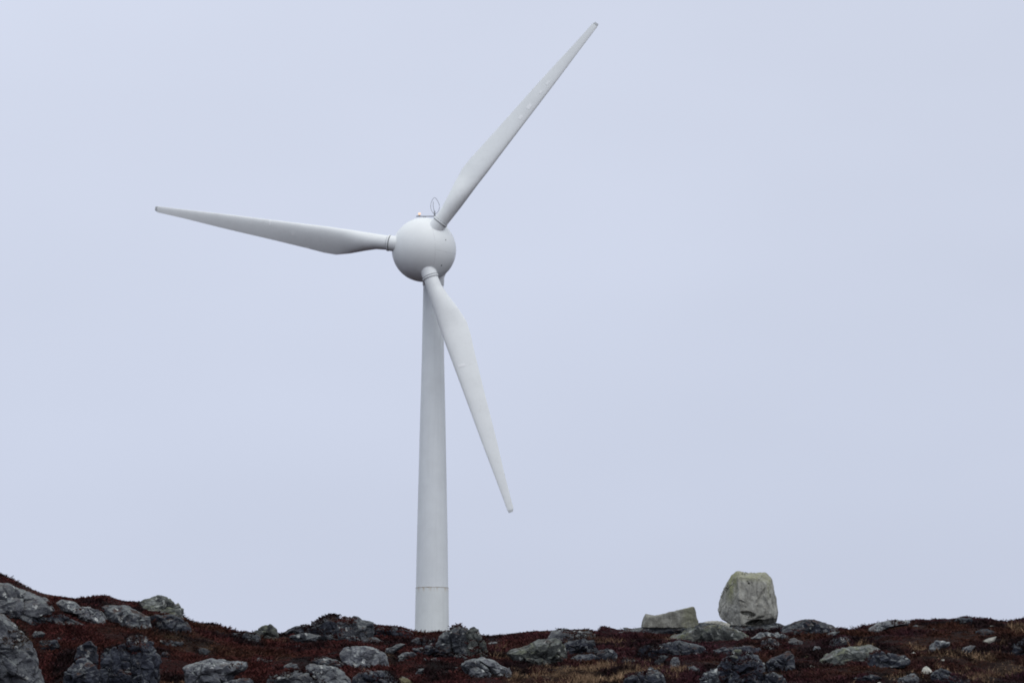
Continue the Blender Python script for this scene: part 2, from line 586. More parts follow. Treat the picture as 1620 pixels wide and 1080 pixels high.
def rock(poly, mat, label, name='rock', cat='rock', group=None, Y=None, thick=None, base=None, box=3.2, rough=1.0, sub=None, sink=True, bare=False,
         carve=(), lichen_fn=None, embed=0.7, seed=None):
    """an irregular solid stone whose front outline follows poly (picture points), with its own depth"""
    poly = np.array(poly, float)
    k = len(ROCKS) + 1
    seed = seed if seed is not None else k * 13
    cx, cy = (poly[:, 0].min() + poly[:, 0].max()) / 2, (poly[:, 1].min() + poly[:, 1].max()) / 2
    if sink and poly[:, 1].max() < 1090:      # the foot goes on below the heather
        mid_y = poly[:, 1].max() - 0.45 * np.ptp(poly[:, 1])
        lowf = np.clip((poly[:, 1] - mid_y) / (poly[:, 1].max() - mid_y), 0, 1)
        base = base or ((poly[:, 0].min() + poly[:, 0].max()) / 2, poly[:, 1].max() - 1)
        wide = 0.12 if (mat in ('grey', 'dark', 'green') and np.ptp(poly[:, 0]) > 30) else 0.0
        poly[:, 0] = cx + (poly[:, 0] - cx) * (1 + wide * (0.3 + 0.7 * lowf) + 0.16 * lowf)
        poly[:, 1] += lowf * (2 + 0.38 * np.ptp(poly[:, 1]))
    # area centroid
    x, y = poly[:, 0], poly[:, 1]
    x2, y2 = np.roll(x, -1), np.roll(y, -1)
    A = ((x * y2 - x2 * y).sum()) / 2
    cx = ((x + x2) * (x * y2 - x2 * y)).sum() / (6 * A)
    cy = ((y + y2) * (x * y2 - x2 * y)).sum() / (6 * A)
    w, h = np.ptp(poly[:, 0]), np.ptp(poly[:, 1])
    if base is None:
        base = (cx, min(poly[:, 1].max() - 1, 1078))
    if Y is None:
        Y = hit(*base)
    mpp = Y / F                     # metres per pixel there
    if thick is None:
        thick = 0.5 * min(w, h * 2.2) * mpp * 0.9
    Yc = Y + thick * embed
    if sub is None:
        sz = max(w, h)
        sub = 6 if sz > 34 else 5 if sz > 13 else 4
    D, Fc = ICO[sub]
    # outline radius for every angle
    ang = np.arctan2(D[:, 2], D[:, 0])
    rel = np.stack([poly[:, 0] - cx, -(poly[:, 1] - cy)], 1)
    NA = 720
    ta = np.linspace(-math.pi, math.pi, NA, endpoint=False)
    R = np.full(NA, 0.0)
    for i in range(len(rel)):
        p, q = rel[i], rel[(i + 1) % len(rel)]
        d = q - p
        ca, sa = np.cos(ta), np.sin(ta)
        det = ca * (-d[1]) - sa * (-d[0])
        with np.errstate(divide='ignore', invalid='ignore'):
            tt = (p[0] * (-d[1]) - p[1] * (-d[0])) / det
            ss = (ca * p[1] - sa * p[0]) / det
        ok = (ss >= -1e-6) & (ss <= 1 + 1e-6) & (tt > 0) & np.isfinite(tt)
        R = np.where(ok, np.maximum(R, tt), R)
    kk = np.array([1, 2, 3, 2, 1.0]); kk /= kk.sum()
    R = np.convolve(np.concatenate([R[-2:], R, R[:2]]), kk, mode='valid')
    Rv = np.interp(ang, np.concatenate([ta, [math.pi]]), np.concatenate([R, [R[0]]]))
    rho = np.sqrt(D[:, 0] ** 2 + D[:, 2] ** 2)
    dep = D[:, 1]
    q = (rho ** box + np.abs(dep) ** box) ** (1 / box)
    rho2, dep2 = rho / q, dep / q
    # cleave the stone along random planes: flat faces meeting in edges
    rp = np.random.default_rng(seed + 400)
    nP = 26 if max(w, h) > 40 else 16
    cutf = np.ones(len(D))
    pn = rp.normal(0, 1, (nP, 3)); pn[:, 1] = -np.abs(pn[:, 1]) * 1.2; pn /= np.linalg.norm(pn, axis=1, keepdims=True)
    Dj = D + 0.10 * np.stack([vnoise(D * 2.5 + s_ * 7, seed + s_) for s_ in (1, 2, 3)], 1)
    for i in range(nP):
        dt = Dj @ pn[i]
        hi = rp.uniform(0.66, 0.93)
        cutf = np.minimum(cutf, np.where(dt > 0.05, hi / np.maximum(dt, 0.05), 1.0))
    keep = np.clip((np.abs(dep2) - 0.15) / 0.5, 0, 1)
    cutf = 1 - (1 - cutf) * (0.22 + 0.78 * keep) * min(rough, 1.3)
    U = Rv * rho2 * np.cos(ang) * cutf
    Wv = Rv * rho2 * np.sin(ang) * cutf
    dep2 = dep2 * cutf
    C0 = at(cx, cy, Yc)
    sc = Yc / F * 1.0
    # facets: every vertex belongs to a cell with its own tilt
    r = np.random.default_rng(seed)
    size = 0.5 * math.sqrt(w * h) * sc
    Pm = np.stack([U * sc, dep2 * thick, Wv * sc], 1)
    cells = max(10, int(14 * (max(w, h) / 40.0)))
    fp = Pm[r.integers(0, len(Pm), cells)] + r.normal(0, 0.05, (cells, 3)) * size
    Pw = Pm + 0.12 * size * np.stack([vnoise(Pm / size * 2.2 + s_, seed + s_) for s_ in (1, 2, 3)], 1)
    # unit normals of the undisplaced shape, approximated radially
    Nn = Pm / (np.array([0.5 * w * sc, thick, 0.5 * h * sc]) ** 2)
    Nn /= np.linalg.norm(Nn, axis=1, keepdims=True) + 1e-9
    d2 = ((Pw[:, None, :] - fp[None]) ** 2).sum(-1)
    idx = d2.argmin(1)
    dd = np.sqrt(np.partition(d2, 1, axis=1)[:, :2])
    crack = np.exp(-((dd[:, 1] - dd[:, 0]) / 0.045) ** 2) * np.clip(fbm(Pm * 1.7, 2, seed + 33) + 0.45, 0, 1)
    tilt = r.normal(0, 1, (cells, 3))
    tilt /= np.linalg.norm(tilt, axis=1, keepdims=True)
    off = ((Pm - fp[idx]) * tilt[idx]).sum(1) * 0.34 + r.uniform(-0.035, 0.02, cells)[idx] * size * 1.4
    q2 = Pm / size
    strat = np.abs(vnoise(np.stack([q2[:, 0] * 1.2 + q2[:, 2] * 0.8, q2[:, 1] * 1.2, q2[:, 2] * 4.5 - q2[:, 0] * 1.2], 1), seed + 5))
    n1 = fbm(q2 * 2.3, 4, seed + 9, 0.55)
    n2 = fbm(Pm * 5.0, 3, seed + 19, 0.6)
    # silhouette points move less than the front
    edge = np.clip(np.abs(dep2) * 1.6, 0.30, 1.0)
    disp = rough * (off * edge * 0.80 + (n1 * 0.042 - strat * 0.05) * size * (0.35 + 0.65 * edge) + n2 * 0.017 - crack * 0.09 * min(1, size / 0.5))
    V = Pm + Nn * disp[:, None]
    front = dep2 < 0
    Upx, Wpx = cx + U, cy - Wv
    for (ex, ey, erx, ery, ed, rot) in carve:
        c_, s_ = math.cos(rot), math.sin(rot)
        dx, dy = Upx - ex, Wpx - ey
        a_, b_ = (dx * c_ + dy * s_) / erx, (-dx * s_ + dy * c_) / ery
        fall = 1 - np.clip((np.sqrt(a_ ** 2 + b_ ** 2) - 0.75) / 0.4, 0, 1)
        V[:, 1] += np.where(front, ed * fall, 0)
    o = mesh_obj(name, V, Fc, M[mat], smooth=False)
    o.location = C0
    if lichen_fn is not None:
        va = o.data.attributes.new('lichen', 'FLOAT', 'POINT')
        va.data.foreach_set('value', lichen_fn(Upx, Wpx, V).astype(np.float32))
    tag(o, label, cat, group or 'rocks strewn over the heather slope')
    ROCKS.append((o, V + C0, np.array(Fc), 'white' if bare else mat, max(w, h)))
    return o


B = 1095
RL = [
 # --- left hill
 ([(-30, 918), (0, 919), (12, 919), (30, 930), (50, 937), (74, 946), (82, 958), (72, 980), (50, 975), (28, 970), (10, 978), (-30, 980)], 'pale', 'streaked blue grey crag slab under the skyline at the far left edge', {}),
 ([(88, 953), (97, 947), (118, 950), (124, 960), (145, 959), (163, 966), (171, 983), (152, 987), (135, 980), (118, 970), (97, 966)], 'pale', 'pale slanting slab on the left hill between two heather cushions', {}),
 ([(160, 957), (178, 956), (200, 958), (222, 968), (236, 975), (238, 996), (210, 995), (175, 989), (164, 973)], 'grey', 'long grey ledge with a black overhang on the left hill', {}),
 ([(232, 974), (248, 971), (270, 972), (285, 976), (298, 990), (299, 1001), (280, 1001), (255, 998), (235, 997)], 'dark', 'dark rounded end of the ledge below the knobbly skyline boulder', {}),
 ([(221, 953), (229, 945), (240, 941), (262, 940), (270, 945), (277, 953), (283, 961), (285, 972), (262, 973), (240, 966), (222, 962)], 'green', 'knobbly green grey boulder standing on the left skyline', {'rough': 1.4, 'bare': True}),
 ([(-40, 950), (0, 972), (6, 979), (20, 984), (36, 1001), (48, 1012), (54, 1032), (60, 1048), (64, 1065), (72, 1085), (72, B), (-40, B)], 'pale', 'big lichen spotted grey boulder filling the bottom left corner', {'Y': 77.5}),
 ([(45, 1004), (54, 998), (66, 998), (73, 1001), (68, 1008), (50, 1010)], 'grey', 'low grey stone right of the corner boulder, under the brown slope', {}),
 ([(88, 1013), (91, 1008), (97, 1008), (98, 1013), (93, 1015)], 'grey', 'small stone, left one of a pair in dark heather', {}),
 ([(112, 1013), (115, 1008), (120, 1008), (119, 1013)], 'pale', 'small pale upright stone above the twin boulders, left one', {}),
 ([(122, 1012), (127, 1008), (131, 1008), (129, 1012)], 'pale', 'small pale upright stone above the twin boulders, right one', {}),
 ([(118, 1042), (124, 1024), (133, 1018), (142, 1014), (152, 1022), (155, 1042), (150, 1060), (128, 1060)], 'dark', 'pointed dark boulder rising behind the round dark boulder', {}),
 ([(96, B), (101, 1063), (112, 1050), (124, 1040), (132, 1037), (145, 1046), (156, 1060), (160, B)], 'dark', 'round dark boulder with a pale worn top at the bottom edge', {'Y': 78.0}),
 ([(157, B), (158, 1032), (166, 1022), (182, 1020), (196, 1017), (206, 1030), (212, B)], 'dark', 'squarish dark boulder wedged left of the tall dark boulder', {'Y': 78.8}),
 ([(199, 1060), (199, 1010), (204, 1004), (214, 1002), (228, 1004), (240, 1013), (248, 1028), (254, 1045), (251, B), (202, B)], 'dark', 'tall dark boulder with a white lichen spot at its upper left', {'Y': 79.0}),
 ([(246, 1018), (254, 1012), (272, 1012), (289, 1014), (286, 1019), (268, 1021), (250, 1021)], 'grey', 'flat grey slab right of the tall dark boulder top', {}),
 ([(302, 1030), (308, 1023), (320, 1023), (332, 1028), (333, 1033), (318, 1034)], 'grey', 'low stone lying above the blue grey slab', {}),
 ([(253, 1039), (257, 1030), (264, 1031), (268, 1036), (262, 1041)], 'dark', 'small dark stone beside the foot of the tall dark boulder', {}),
 ([(289, 1056), (300, 1050), (318, 1046), (334, 1040), (352, 1044), (364, 1048), (380, 1045), (390, 1045), (392, 1053), (386, 1060), (370, 1067), (356, B), (293, B)], 'pale', 'blue grey tilted slab with white flecks near the bottom left', {'Y': 79.5}),
 ([(342, B), (352, 1080), (366, 1075), (385, 1071), (398, 1074), (408, B)], 'grey', 'low rock cut by the bottom edge beside the tilted slab', {'Y': 78.2}),
 ([(358, 1007), (368, 1001), (385, 1000), (402, 1001), (410, 1005), (408, 1014), (392, 1016), (370, 1012)], 'grey', 'flat dark ledge left of the small domed boulder on the skyline', {}),
 ([(400, 1000), (408, 992), (418, 988), (430, 989), (437, 994), (441, 1002), (440, 1010), (420, 1014), (402, 1012)], 'green', 'small domed grey boulder on the skyline left of the dark crag', {}),
 ([(398, 1048), (404, 1040), (420, 1039), (432, 1041), (430, 1048), (412, 1050)], 'grey', 'flat grey stone in the brown heather above the bottom left rocks', {}),
 # --- dark crag left of the tower
 ([(441, 1000), (455, 995), (468, 990), (486, 986), (489, 1000), (472, 1005), (446, 1005)], 'dark', 'low dark wedge at the left foot of the heathery crag', {}),
 ([(482, 1004), (487, 993), (496, 983), (508, 977), (520, 973), (530, 974), (538, 980), (542, 994), (530, 1003), (512, 1008), (494, 1008)], 'dark', 'highest dark dome of the crag left of the tower', {}),
 ([(534, 984), (545, 976), (560, 975), (575, 979), (590, 984), (592, 998), (580, 1012), (560, 1014), (543, 1008), (534, 998)], 'grey', 'blue grey dome with white patches right of the highest dark dome', {}),
 ([(598, 998), (604, 992), (615, 991), (622, 995), (620, 1002), (606, 1004)], 'grey', 'small grey skyline stone, left of two by the tower foot', {}),
 ([(618, 996), (626, 992), (640, 993), (652, 1000), (648, 1004), (628, 1004)], 'grey', 'small grey skyline stone, right of two by the tower foot', {}),
 ([(545, 1006), (556, 1003), (566, 1007), (574, 1013), (560, 1015), (548, 1012)], 'pale', 'pale flat stone under the blue grey dome', {}),
 # --- middle foreground group
 ([(536, 1034), (542, 1024), (556, 1021), (578, 1021), (596, 1024), (610, 1034), (616, 1048), (616, 1062), (598, 1064), (574, 1064), (552, 1056), (540, 1046)], 'pale', 'rounded pale boulder with two white lichen patches in the middle foreground', {}),
 ([(491, 1043), (497, 1038), (512, 1038), (528, 1042), (545, 1049), (550, 1055), (540, 1059), (516, 1056), (498, 1050)], 'grey', 'long flat stone lying across the top of the speckled boulder', {'embed': 0.0}),
 ([(482, 1052), (494, 1048), (512, 1049), (532, 1054), (546, 1062), (556, 1074), (562, B), (484, B)], 'pale', 'grey speckled boulder right of the pair at the bottom edge', {'Y': 79.0}),
 ([(446, 1060), (449, 1051), (460, 1048), (471, 1050), (474, 1060), (466, 1066), (452, 1066)], 'grey', 'small block perched behind the white speckled boulder', {}),
 ([(416, B), (424, 1069), (440, 1064), (456, 1059), (474, 1059), (490, 1065), (500, 1078), (504, B)], 'pale', 'white speckled boulder left of the pair at the bottom edge', {'Y': 78.6}),
 ([(556, 1070), (568, 1062), (592, 1058), (612, 1060), (626, 1072), (642, B), (556, B)], 'dark', 'dark heather capped rock below the rounded pale boulder', {'Y': 80.0}),
 ([(630, 1073), (636, 1070), (646, 1073), (658, 1080), (654, 1086), (634, 1086)], 'ochre', 'yellowish flat stone at the bottom edge right of the pale boulder', {}),
 ([(606, 1036), (611, 1026), (622, 1021), (634, 1017), (641, 1018), (634, 1025), (622, 1031), (614, 1038)], 'grey', 'slanting thin slab above the rounded pale boulder', {}),
 ([(650, 1014), (660, 1008), (676, 1006), (690, 1009), (692, 1022), (674, 1025), (656, 1020)], 'dark', 'low dark outcrop directly below the tower', {}),
 ([(688, 1018), (696, 1006), (703, 998), (714, 991), (727, 989), (738, 995), (745, 1010), (746, 1030), (732, 1041), (708, 1038), (692, 1028)], 'grey', 'craggy grey outcrop hiding the right foot of the tower', {'rough': 1.5}),
 ([(738, 1000), (742, 993), (750, 990), (757, 994), (761, 1006), (769, 1016), (772, 1036), (752, 1042), (740, 1032)], 'green', 'upright greenish block at the right end of the outcrop by the tower', {'rough': 1.2}),
 ([(678, 1045), (682, 1040), (690, 1040), (696, 1044), (690, 1047)], 'pale', 'small grey cobble, middle of three below the outcrop', {}),
 ([(666, 1044), (669, 1041), (674, 1042), (673, 1045)], 'pale', 'small cobble, left of three below the outcrop', {}),
 ([(697, 1044), (700, 1041), (706, 1042), (706, 1045)], 'pale', 'small cobble, right of three below the outcrop', {}),
 ([(728, 1052), (734, 1044), (746, 1042), (758, 1044), (772, 1054), (778, 1066), (770, 1072), (752, 1070), (738, 1064)], 'grey', 'grey split rock below the outcrop, left half', {}),
 ([(754, 1043), (764, 1040), (778, 1042), (790, 1050), (803, 1056), (804, 1065), (790, 1069), (776, 1060), (764, 1050)], 'pale', 'grey split rock below the outcrop, humped right half', {}),
 ([(770, 1018), (776, 1014), (786, 1015), (789, 1019), (780, 1020)], 'pale', 'small pale slab in the heather right of the outcrop', {}),
 ([(798, 1072), (801, 1058), (806, 1055), (810, 1064), (808, 1073)], 'pale', 'narrow upright stone at the left of the straw grass patch', {}),
 # --- big slab
 ([(803, 1033), (812, 1028), (828, 1024), (846, 1014), (862, 1008), (884, 1010), (892, 1020), (896, 1036), (888, 1050), (868, 1054), (842, 1047), (816, 1040)], 'green', 'broad speckled grey green slab sloping down to the left', {'rough': 1.3}),
 ([(866, 1008), (872, 999), (884, 996), (904, 996), (926, 994), (940, 1000), (946, 1012), (930, 1016), (900, 1014), (878, 1014)], 'pale', 'flat topped grey rock on the skyline above the broad slab', {}),
 ([(884, 1020), (900, 1012), (926, 1010), (942, 1012), (946, 1030), (932, 1036), (910, 1038), (892, 1042)], 'dark', 'dark hollowed rock joining the broad slab on its right', {'rough': 1.6}),
 ([(943, 1036), (950, 1028), (960, 1024), (970, 1028), (976, 1034), (974, 1046), (958, 1048), (946, 1044)], 'dark', 'blocky dark stone with a bright top edge right of the broad slab', {'box': 4}),
 ([(984, 1046), (988, 1038), (996, 1039), (1008, 1043), (1022, 1048), (1012, 1053), (990, 1053)], 'grey', 'flat grey stones at the top edge of the straw grass', {}),
 ([(978, B), (986, 1074), (998, 1066), (1012, 1061), (1030, 1058), (1040, 1062), (1050, 1070), (1058, B)], 'dark', 'dark jagged rock at the bottom edge right of the straw grass', {'Y': 80, 'rough': 1.5}),
 # --- under the block and the balanced boulder
 ([(984, 999), (992, 995), (1010, 991), (1050, 988), (1100, 986), (1130, 984), (1148, 988), (1150, 998), (1110, 1000), (1060, 1001), (1010, 1000)], 'grey', 'long flat ledge carrying the angular stone block', {'Y': 103.2, 'embed': 0.6, 'thick': 1.3, 'bare': True}),
 ([(1054, 1014), (1064, 1007), (1080, 1000), (1100, 992), (1126, 986), (1150, 989), (1174, 998), (1192, 1010), (1184, 1022), (1150, 1024), (1110, 1024), (1076, 1020)], 'green', 'broad greenish outcrop in front of the balanced boulder', {'rough': 1.3, 'Y': 97.5, 'bare': True}),
 ([(1012, 1026), (1030, 1020), (1050, 1015), (1074, 1012), (1096, 1016), (1114, 1022), (1112, 1034), (1082, 1037), (1050, 1041), (1020, 1040)], 'dark', 'dark low crag below the broad greenish outcrop', {}),
 ([(1033, 1050), (1036, 1041), (1042, 1036), (1050, 1035), (1058, 1038), (1052, 1044), (1042, 1052)], 'grey', 'white capped stone, left of a pair in red heather', {}),
 ([(1059, 1056), (1061, 1044), (1065, 1038), (1073, 1039), (1076, 1046), (1073, 1053), (1066, 1058)], 'pale', 'upright grey stone, right of a pair in red heather', {}),
 ([(1081, 1062), (1086, 1055), (1098, 1053), (1107, 1057), (1104, 1063), (1090, 1065)], 'grey', 'small grey stone behind the big dark foreground rock', {}),
 ([(1108, B), (1107, 1074), (1113, 1063), (1124, 1056), (1136, 1055), (1138, 1068), (1136, B)], 'grey', 'rounded grey lump leaning on the left of the big dark foreground rock', {'Y': 79.5}),
 ([(1130, B), (1134, 1056), (1142, 1042), (1152, 1036), (1168, 1031), (1186, 1032), (1200, 1042), (1210, 1058), (1216, B)], 'dark', 'big dark craggy rock in the right foreground', {'Y': 80.0, 'rough': 1.7}),
 ([(1153, 1036), (1158, 1028), (1165, 1024), (1173, 1026), (1176, 1034), (1168, 1040)], 'green', 'pale green cap stone on top of the big dark foreground rock', {'Y': 80.3}),
 ([(1212, 1046), (1222, 1039), (1236, 1035), (1250, 1031), (1256, 1036), (1256, 1056), (1240, 1062), (1218, 1060)], 'dark', 'square topped dark block right of the big foreground rock', {'box': 4}),
 ([(1208, B), (1210, 1066), (1222, 1062), (1238, 1066), (1246, 1078), (1250, B)], 'dark', 'low dark blue rock under the square topped block', {'Y': 80.0}),
 ([(1202, 1024), (1206, 1012), (1214, 1008), (1226, 1009), (1236, 1017), (1237, 1027), (1220, 1031)], 'grey', 'rough grey rock with a pink tinge below the balanced boulder', {}),
 ([(1150, 993), (1170, 989), (1200, 988), (1226, 987), (1244, 991), (1246, 999), (1222, 1006), (1190, 1008), (1160, 1004)], 'grey', 'smooth bedrock shelf under the balanced boulder', {'Y': 101.2, 'thick': 1.5, 'embed': 0.6, 'bare': True}),
 ([(1108, 988), (1116, 983), (1126, 981), (1142, 982), (1158, 986), (1170, 993), (1130, 993)], 'white', 'pale smooth slab lying behind the left side of the balanced boulder', {'Y': 104.5, 'rough': 0.5}),
 # --- right knoll
 ([(1232, 1002), (1242, 993), (1254, 985), (1264, 980), (1275, 978), (1290, 979), (1304, 983), (1318, 989), (1326, 997), (1310, 1003), (1280, 1004), (1256, 1006)], 'dark', 'dark rounded knoll on the skyline right of the balanced boulder', {}),
 ([(1245, 1004), (1249, 998), (1258, 995), (1268, 997), (1272, 1003), (1266, 1007), (1252, 1008)], 'grey', 'smooth grey stone low on the dark knoll', {}),
 ([(1246, 1016), (1250, 1010), (1256, 1008), (1264, 1011), (1271, 1014), (1271, 1021), (1256, 1021)], 'pale', 'bright lichened stone below the dark knoll', {}),
 ([(1279, 1001), (1284, 993), (1294, 991), (1301, 996), (1298, 1002), (1286, 1004)], 'grey', 'small flaky rock on the right side of the dark knoll', {}),
 ([(1303, 1010), (1308, 1002), (1318, 998), (1330, 998), (1322, 1004), (1310, 1012)], 'grey', 'slanting slab behind the smooth purple grey boulder', {}),
 ([(1311, 1020), (1315, 1012), (1324, 1006), (1336, 1005), (1345, 1010), (1349, 1018), (1336, 1022), (1318, 1024)], 'grey', 'smooth purple grey boulder above the long low outcrop', {'rough': 0.6}),
 ([(1286, 1028), (1289, 1022), (1296, 1022), (1304, 1028), (1300, 1031)], 'pale', 'small smooth stone left of the purple grey boulder', {'rough': 0.6}),
 ([(1286, 1050), (1292, 1044), (1304, 1037), (1316, 1029), (1330, 1024), (1352, 1022), (1376, 1020), (1392, 1025), (1394, 1040), (1386, 1054), (1350, 1054), (1312, 1053)], 'green', 'long low outcrop with a white quartz vein, left end', {'rough': 1.1}),
 ([(1376, 1032), (1392, 1028), (1410, 1032), (1434, 1036), (1440, 1044), (1432, 1053), (1406, 1057), (1380, 1056)], 'dark', 'long low outcrop, darker tapering right end', {}),
 ([(1364, 1000), (1376, 992), (1388, 986), (1402, 981), (1420, 980), (1440, 981), (1442, 986), (1420, 988), (1400, 994), (1384, 1002)], 'pale', 'pale lichened rock on the skyline between the knoll and the right hill', {}),
 ([(1509, 984), (1514, 978), (1524, 976), (1536, 978), (1540, 985), (1524, 988)], 'dark', 'dark rock on the highest point of the right skyline', {}),
 ([(1468, 1030), (1472, 1020), (1480, 1014), (1492, 1012), (1503, 1015), (1502, 1021), (1490, 1026), (1480, 1034)], 'grey', 'arched grey rock alone on the right heather slope', {}),
 ([(1521, 1034), (1525, 1025), (1534, 1020), (1544, 1021), (1538, 1028), (1528, 1036)], 'grey', 'leaning grey stone left of the white wing shaped stone', {}),
 ([(1551, 1022), (1555, 1013), (1564, 1009), (1577, 1006), (1574, 1013), (1563, 1018), (1556, 1023)], 'white', 'white wing shaped stone on the right slope', {'rough': 0.5}),
 ([(1540, 1004), (1546, 997), (1558, 994), (1572, 997), (1577, 1000), (1560, 1006)], 'dark', 'dark flat rock with a pale rim below the right skyline', {}),
 ([(1563, 993), (1568, 989), (1578, 990), (1576, 993)], 'white', 'thin pale stone just under the right skyline', {}),
 ([(1599, 1028), (1604, 1018), (1612, 1010), (1632, 1004), (1640, 1036), (1606, 1037)], 'dark', 'dark blue rock cut by the right edge', {}),
 ([(1457, 1062), (1460, 1056), (1465, 1052), (1470, 1055), (1476, 1062), (1471, 1067), (1463, 1065)], 'white', 'cream white rounded stone near the bottom right', {'rough': 0.5, 'box': 2.2}),
 ([(1473, 1068), (1480, 1060), (1490, 1057), (1502, 1061), (1513, 1070), (1508, 1080), (1482, 1079)], 'dark', 'dark blue rock right of the cream white stone', {}),
 ([(1416, 1082), (1422, 1072), (1436, 1066), (1448, 1065), (1454, 1071), (1451, 1084)], 'grey', 'grey topped rock left of the cream white stone', {}),
 ([(1502, 1076), (1510, 1066), (1520, 1068), (1536, 1076), (1538, B), (1500, B)], 'dark', 'dark broken rock at the bottom edge below the right slope', {'Y': 80}),
 ([(1384, B), (1388, 1079), (1393, 1077), (1399, 1084), (1398, B)], 'white', 'cream stone tip at the bottom edge', {'Y': 79}),
 ([(1443, 990), (1448, 987), (1454, 989), (1450, 992)], 'pale', 'small pale stone near the right skyline beside the pale lichened rock', {}),
 ([(1473, 999), (1476, 993), (1482, 995), (1480, 1000)], 'grey', 'small upright grey stone on the upper right slope', {}),
 ([(1540, 1059), (1544, 1056), (1550, 1058), (1546, 1061)], 'pale', 'small buff stone in the dark heather at the lower right', {}),
 ([(1488, 1044), (1493, 1042), (1499, 1045), (1493, 1047)], 'white', 'little white stone in the middle of the right slope', {}),
 ([(1441, 1033), (1446, 1030), (1453, 1034), (1447, 1036)], 'white', 'little white stone above the right end of the long low outcrop', {}),
 ([(1270, 1040), (1277, 1036), (1285, 1038), (1279, 1041)], 'ochre', 'flat buff stone right of the square topped dark block', {}),
 ([(1278, 1055), (1283, 1052), (1290, 1054), (1284, 1057)], 'white', 'thin white stone under the left tip of the long low outcrop', {}),
 ([(724, 1064), (728, 1061), (733, 1063), (729, 1066)], 'white', 'little white stone left of the split rock', {}),
 ([(712, 1056), (718, 1053), (724, 1055), (718, 1058)], 'pale', 'little pale stone between the cobbles and the split rock', {}),
 ([(640, 1012), (645, 1007), (652, 1009), (646, 1013)], 'ochre', 'little buff stone left of the low dark outcrop below the tower', {}),
 ([(655, 1066), (662, 1058), (672, 1056), (668, 1063), (660, 1068)], 'grey', 'grey slab half sunk in heather below the three cobbles', {}),
 ([(628, 1038), (636, 1032), (652, 1030), (660, 1036), (646, 1042), (632, 1044)], 'grey', 'flat grey rock sunk in heather left of the three cobbles', {}),
 ([(1084, 1076), (1089, 1072), (1096, 1072), (1093, 1077)], 'pale', 'little pale stone between the two dark foreground rocks', {}),
 # broad bedrock showing between the heather
 ([(20, 966), (46, 962), (72, 972), (100, 972), (130, 984), (126, 992), (96, 990), (60, 986), (28, 982)], 'dark', 'dark sloping bedrock under the streaked crag slab at the far left', {'rough': 1.2}),
 ([(452, 1006), (480, 1001), (520, 1004), (560, 1008), (588, 1006), (604, 1012), (580, 1018), (520, 1016), (470, 1012)], 'grey', 'broad bedrock foot of the heathery crag left of the tower', {'rough': 1.2}),
 ([(586, 992), (600, 988), (626, 992), (650, 999), (656, 1008), (630, 1012), (600, 1008), (588, 1002)], 'dark', 'dark bedrock rib sloping from the heathery crag to the tower foot', {}),
 ([(652, 1026), (676, 1020), (704, 1026), (726, 1034), (722, 1040), (690, 1036), (660, 1033)], 'dark', 'dark sunken bedrock at the left foot of the craggy grey outcrop', {}),
 ([(1120, 1030), (1150, 1022), (1186, 1020), (1204, 1026), (1200, 1034), (1160, 1034), (1130, 1036)], 'dark', 'dark bedrock between the broad greenish outcrop and the big foreground rock', {}),
 ([(1186, 1008), (1204, 1000), (1232, 1000), (1250, 1006), (1244, 1014), (1214, 1014)], 'grey', 'grey bedrock sloping right below the shelf of the balanced boulder', {}),
 ([(900, 1044), (912, 1036), (936, 1034), (950, 1040), (946, 1048), (920, 1050)], 'dark', 'dark hollow bedrock lip at the lower right of the broad slab', {}),
 ([(1350, 1072), (1362, 1066), (1382, 1066), (1396, 1070), (1384, 1075), (1362, 1076)], 'dark', 'dark flat rock in the heather below the long low outcrop', {}),
 ([(60, 1016), (70, 1010), (90, 1012), (96, 1022), (84, 1030), (66, 1026)], 'dark', 'black rock in the hollow right of the corner boulder', {}),
 ([(455, 1024), (468, 1019), (484, 1021), (486, 1027), (470, 1029)], 'dark', 'dark flat stone in the brown heather left of the rounded pale boulder', {}),
]
for poly, mat, label, kw in RL:
    rock(poly, mat, label, **kw)


# the balanced boulder
def bl_lichen(u, w, V):
    g = np.clip(1 - np.abs(u - (1160 - (w - 905) * 0.10)) / 11.0, 0, 1) * np.clip((958 - w) / 25.0, 0, 1)
    t = np.clip((922 - w) / 10.0, 0, 1) * np.clip((u - 1150) / 15.0, 0, 1) * 0.55
    r_ = np.clip(1 - np.abs(u - 1217) / 5.0, 0, 1) * np.clip((950 - w) / 25.0, 0, 1) * 0.6
    return np.clip(np.maximum(np.maximum(g * 1.3, t), r_), 0, 1)


def refine(bm, length, rounds=6):
    for _ in range(rounds):
        es = [e for e in bm.edges if e.calc_length() > length]
        if not es: break
        bmesh.ops.subdivide_edges(bm, edges=es, cuts=1, use_grid_fill=True)
        bmesh.ops.triangulate(bm, faces=[f for f in bm.faces if len(f.verts) > 3])


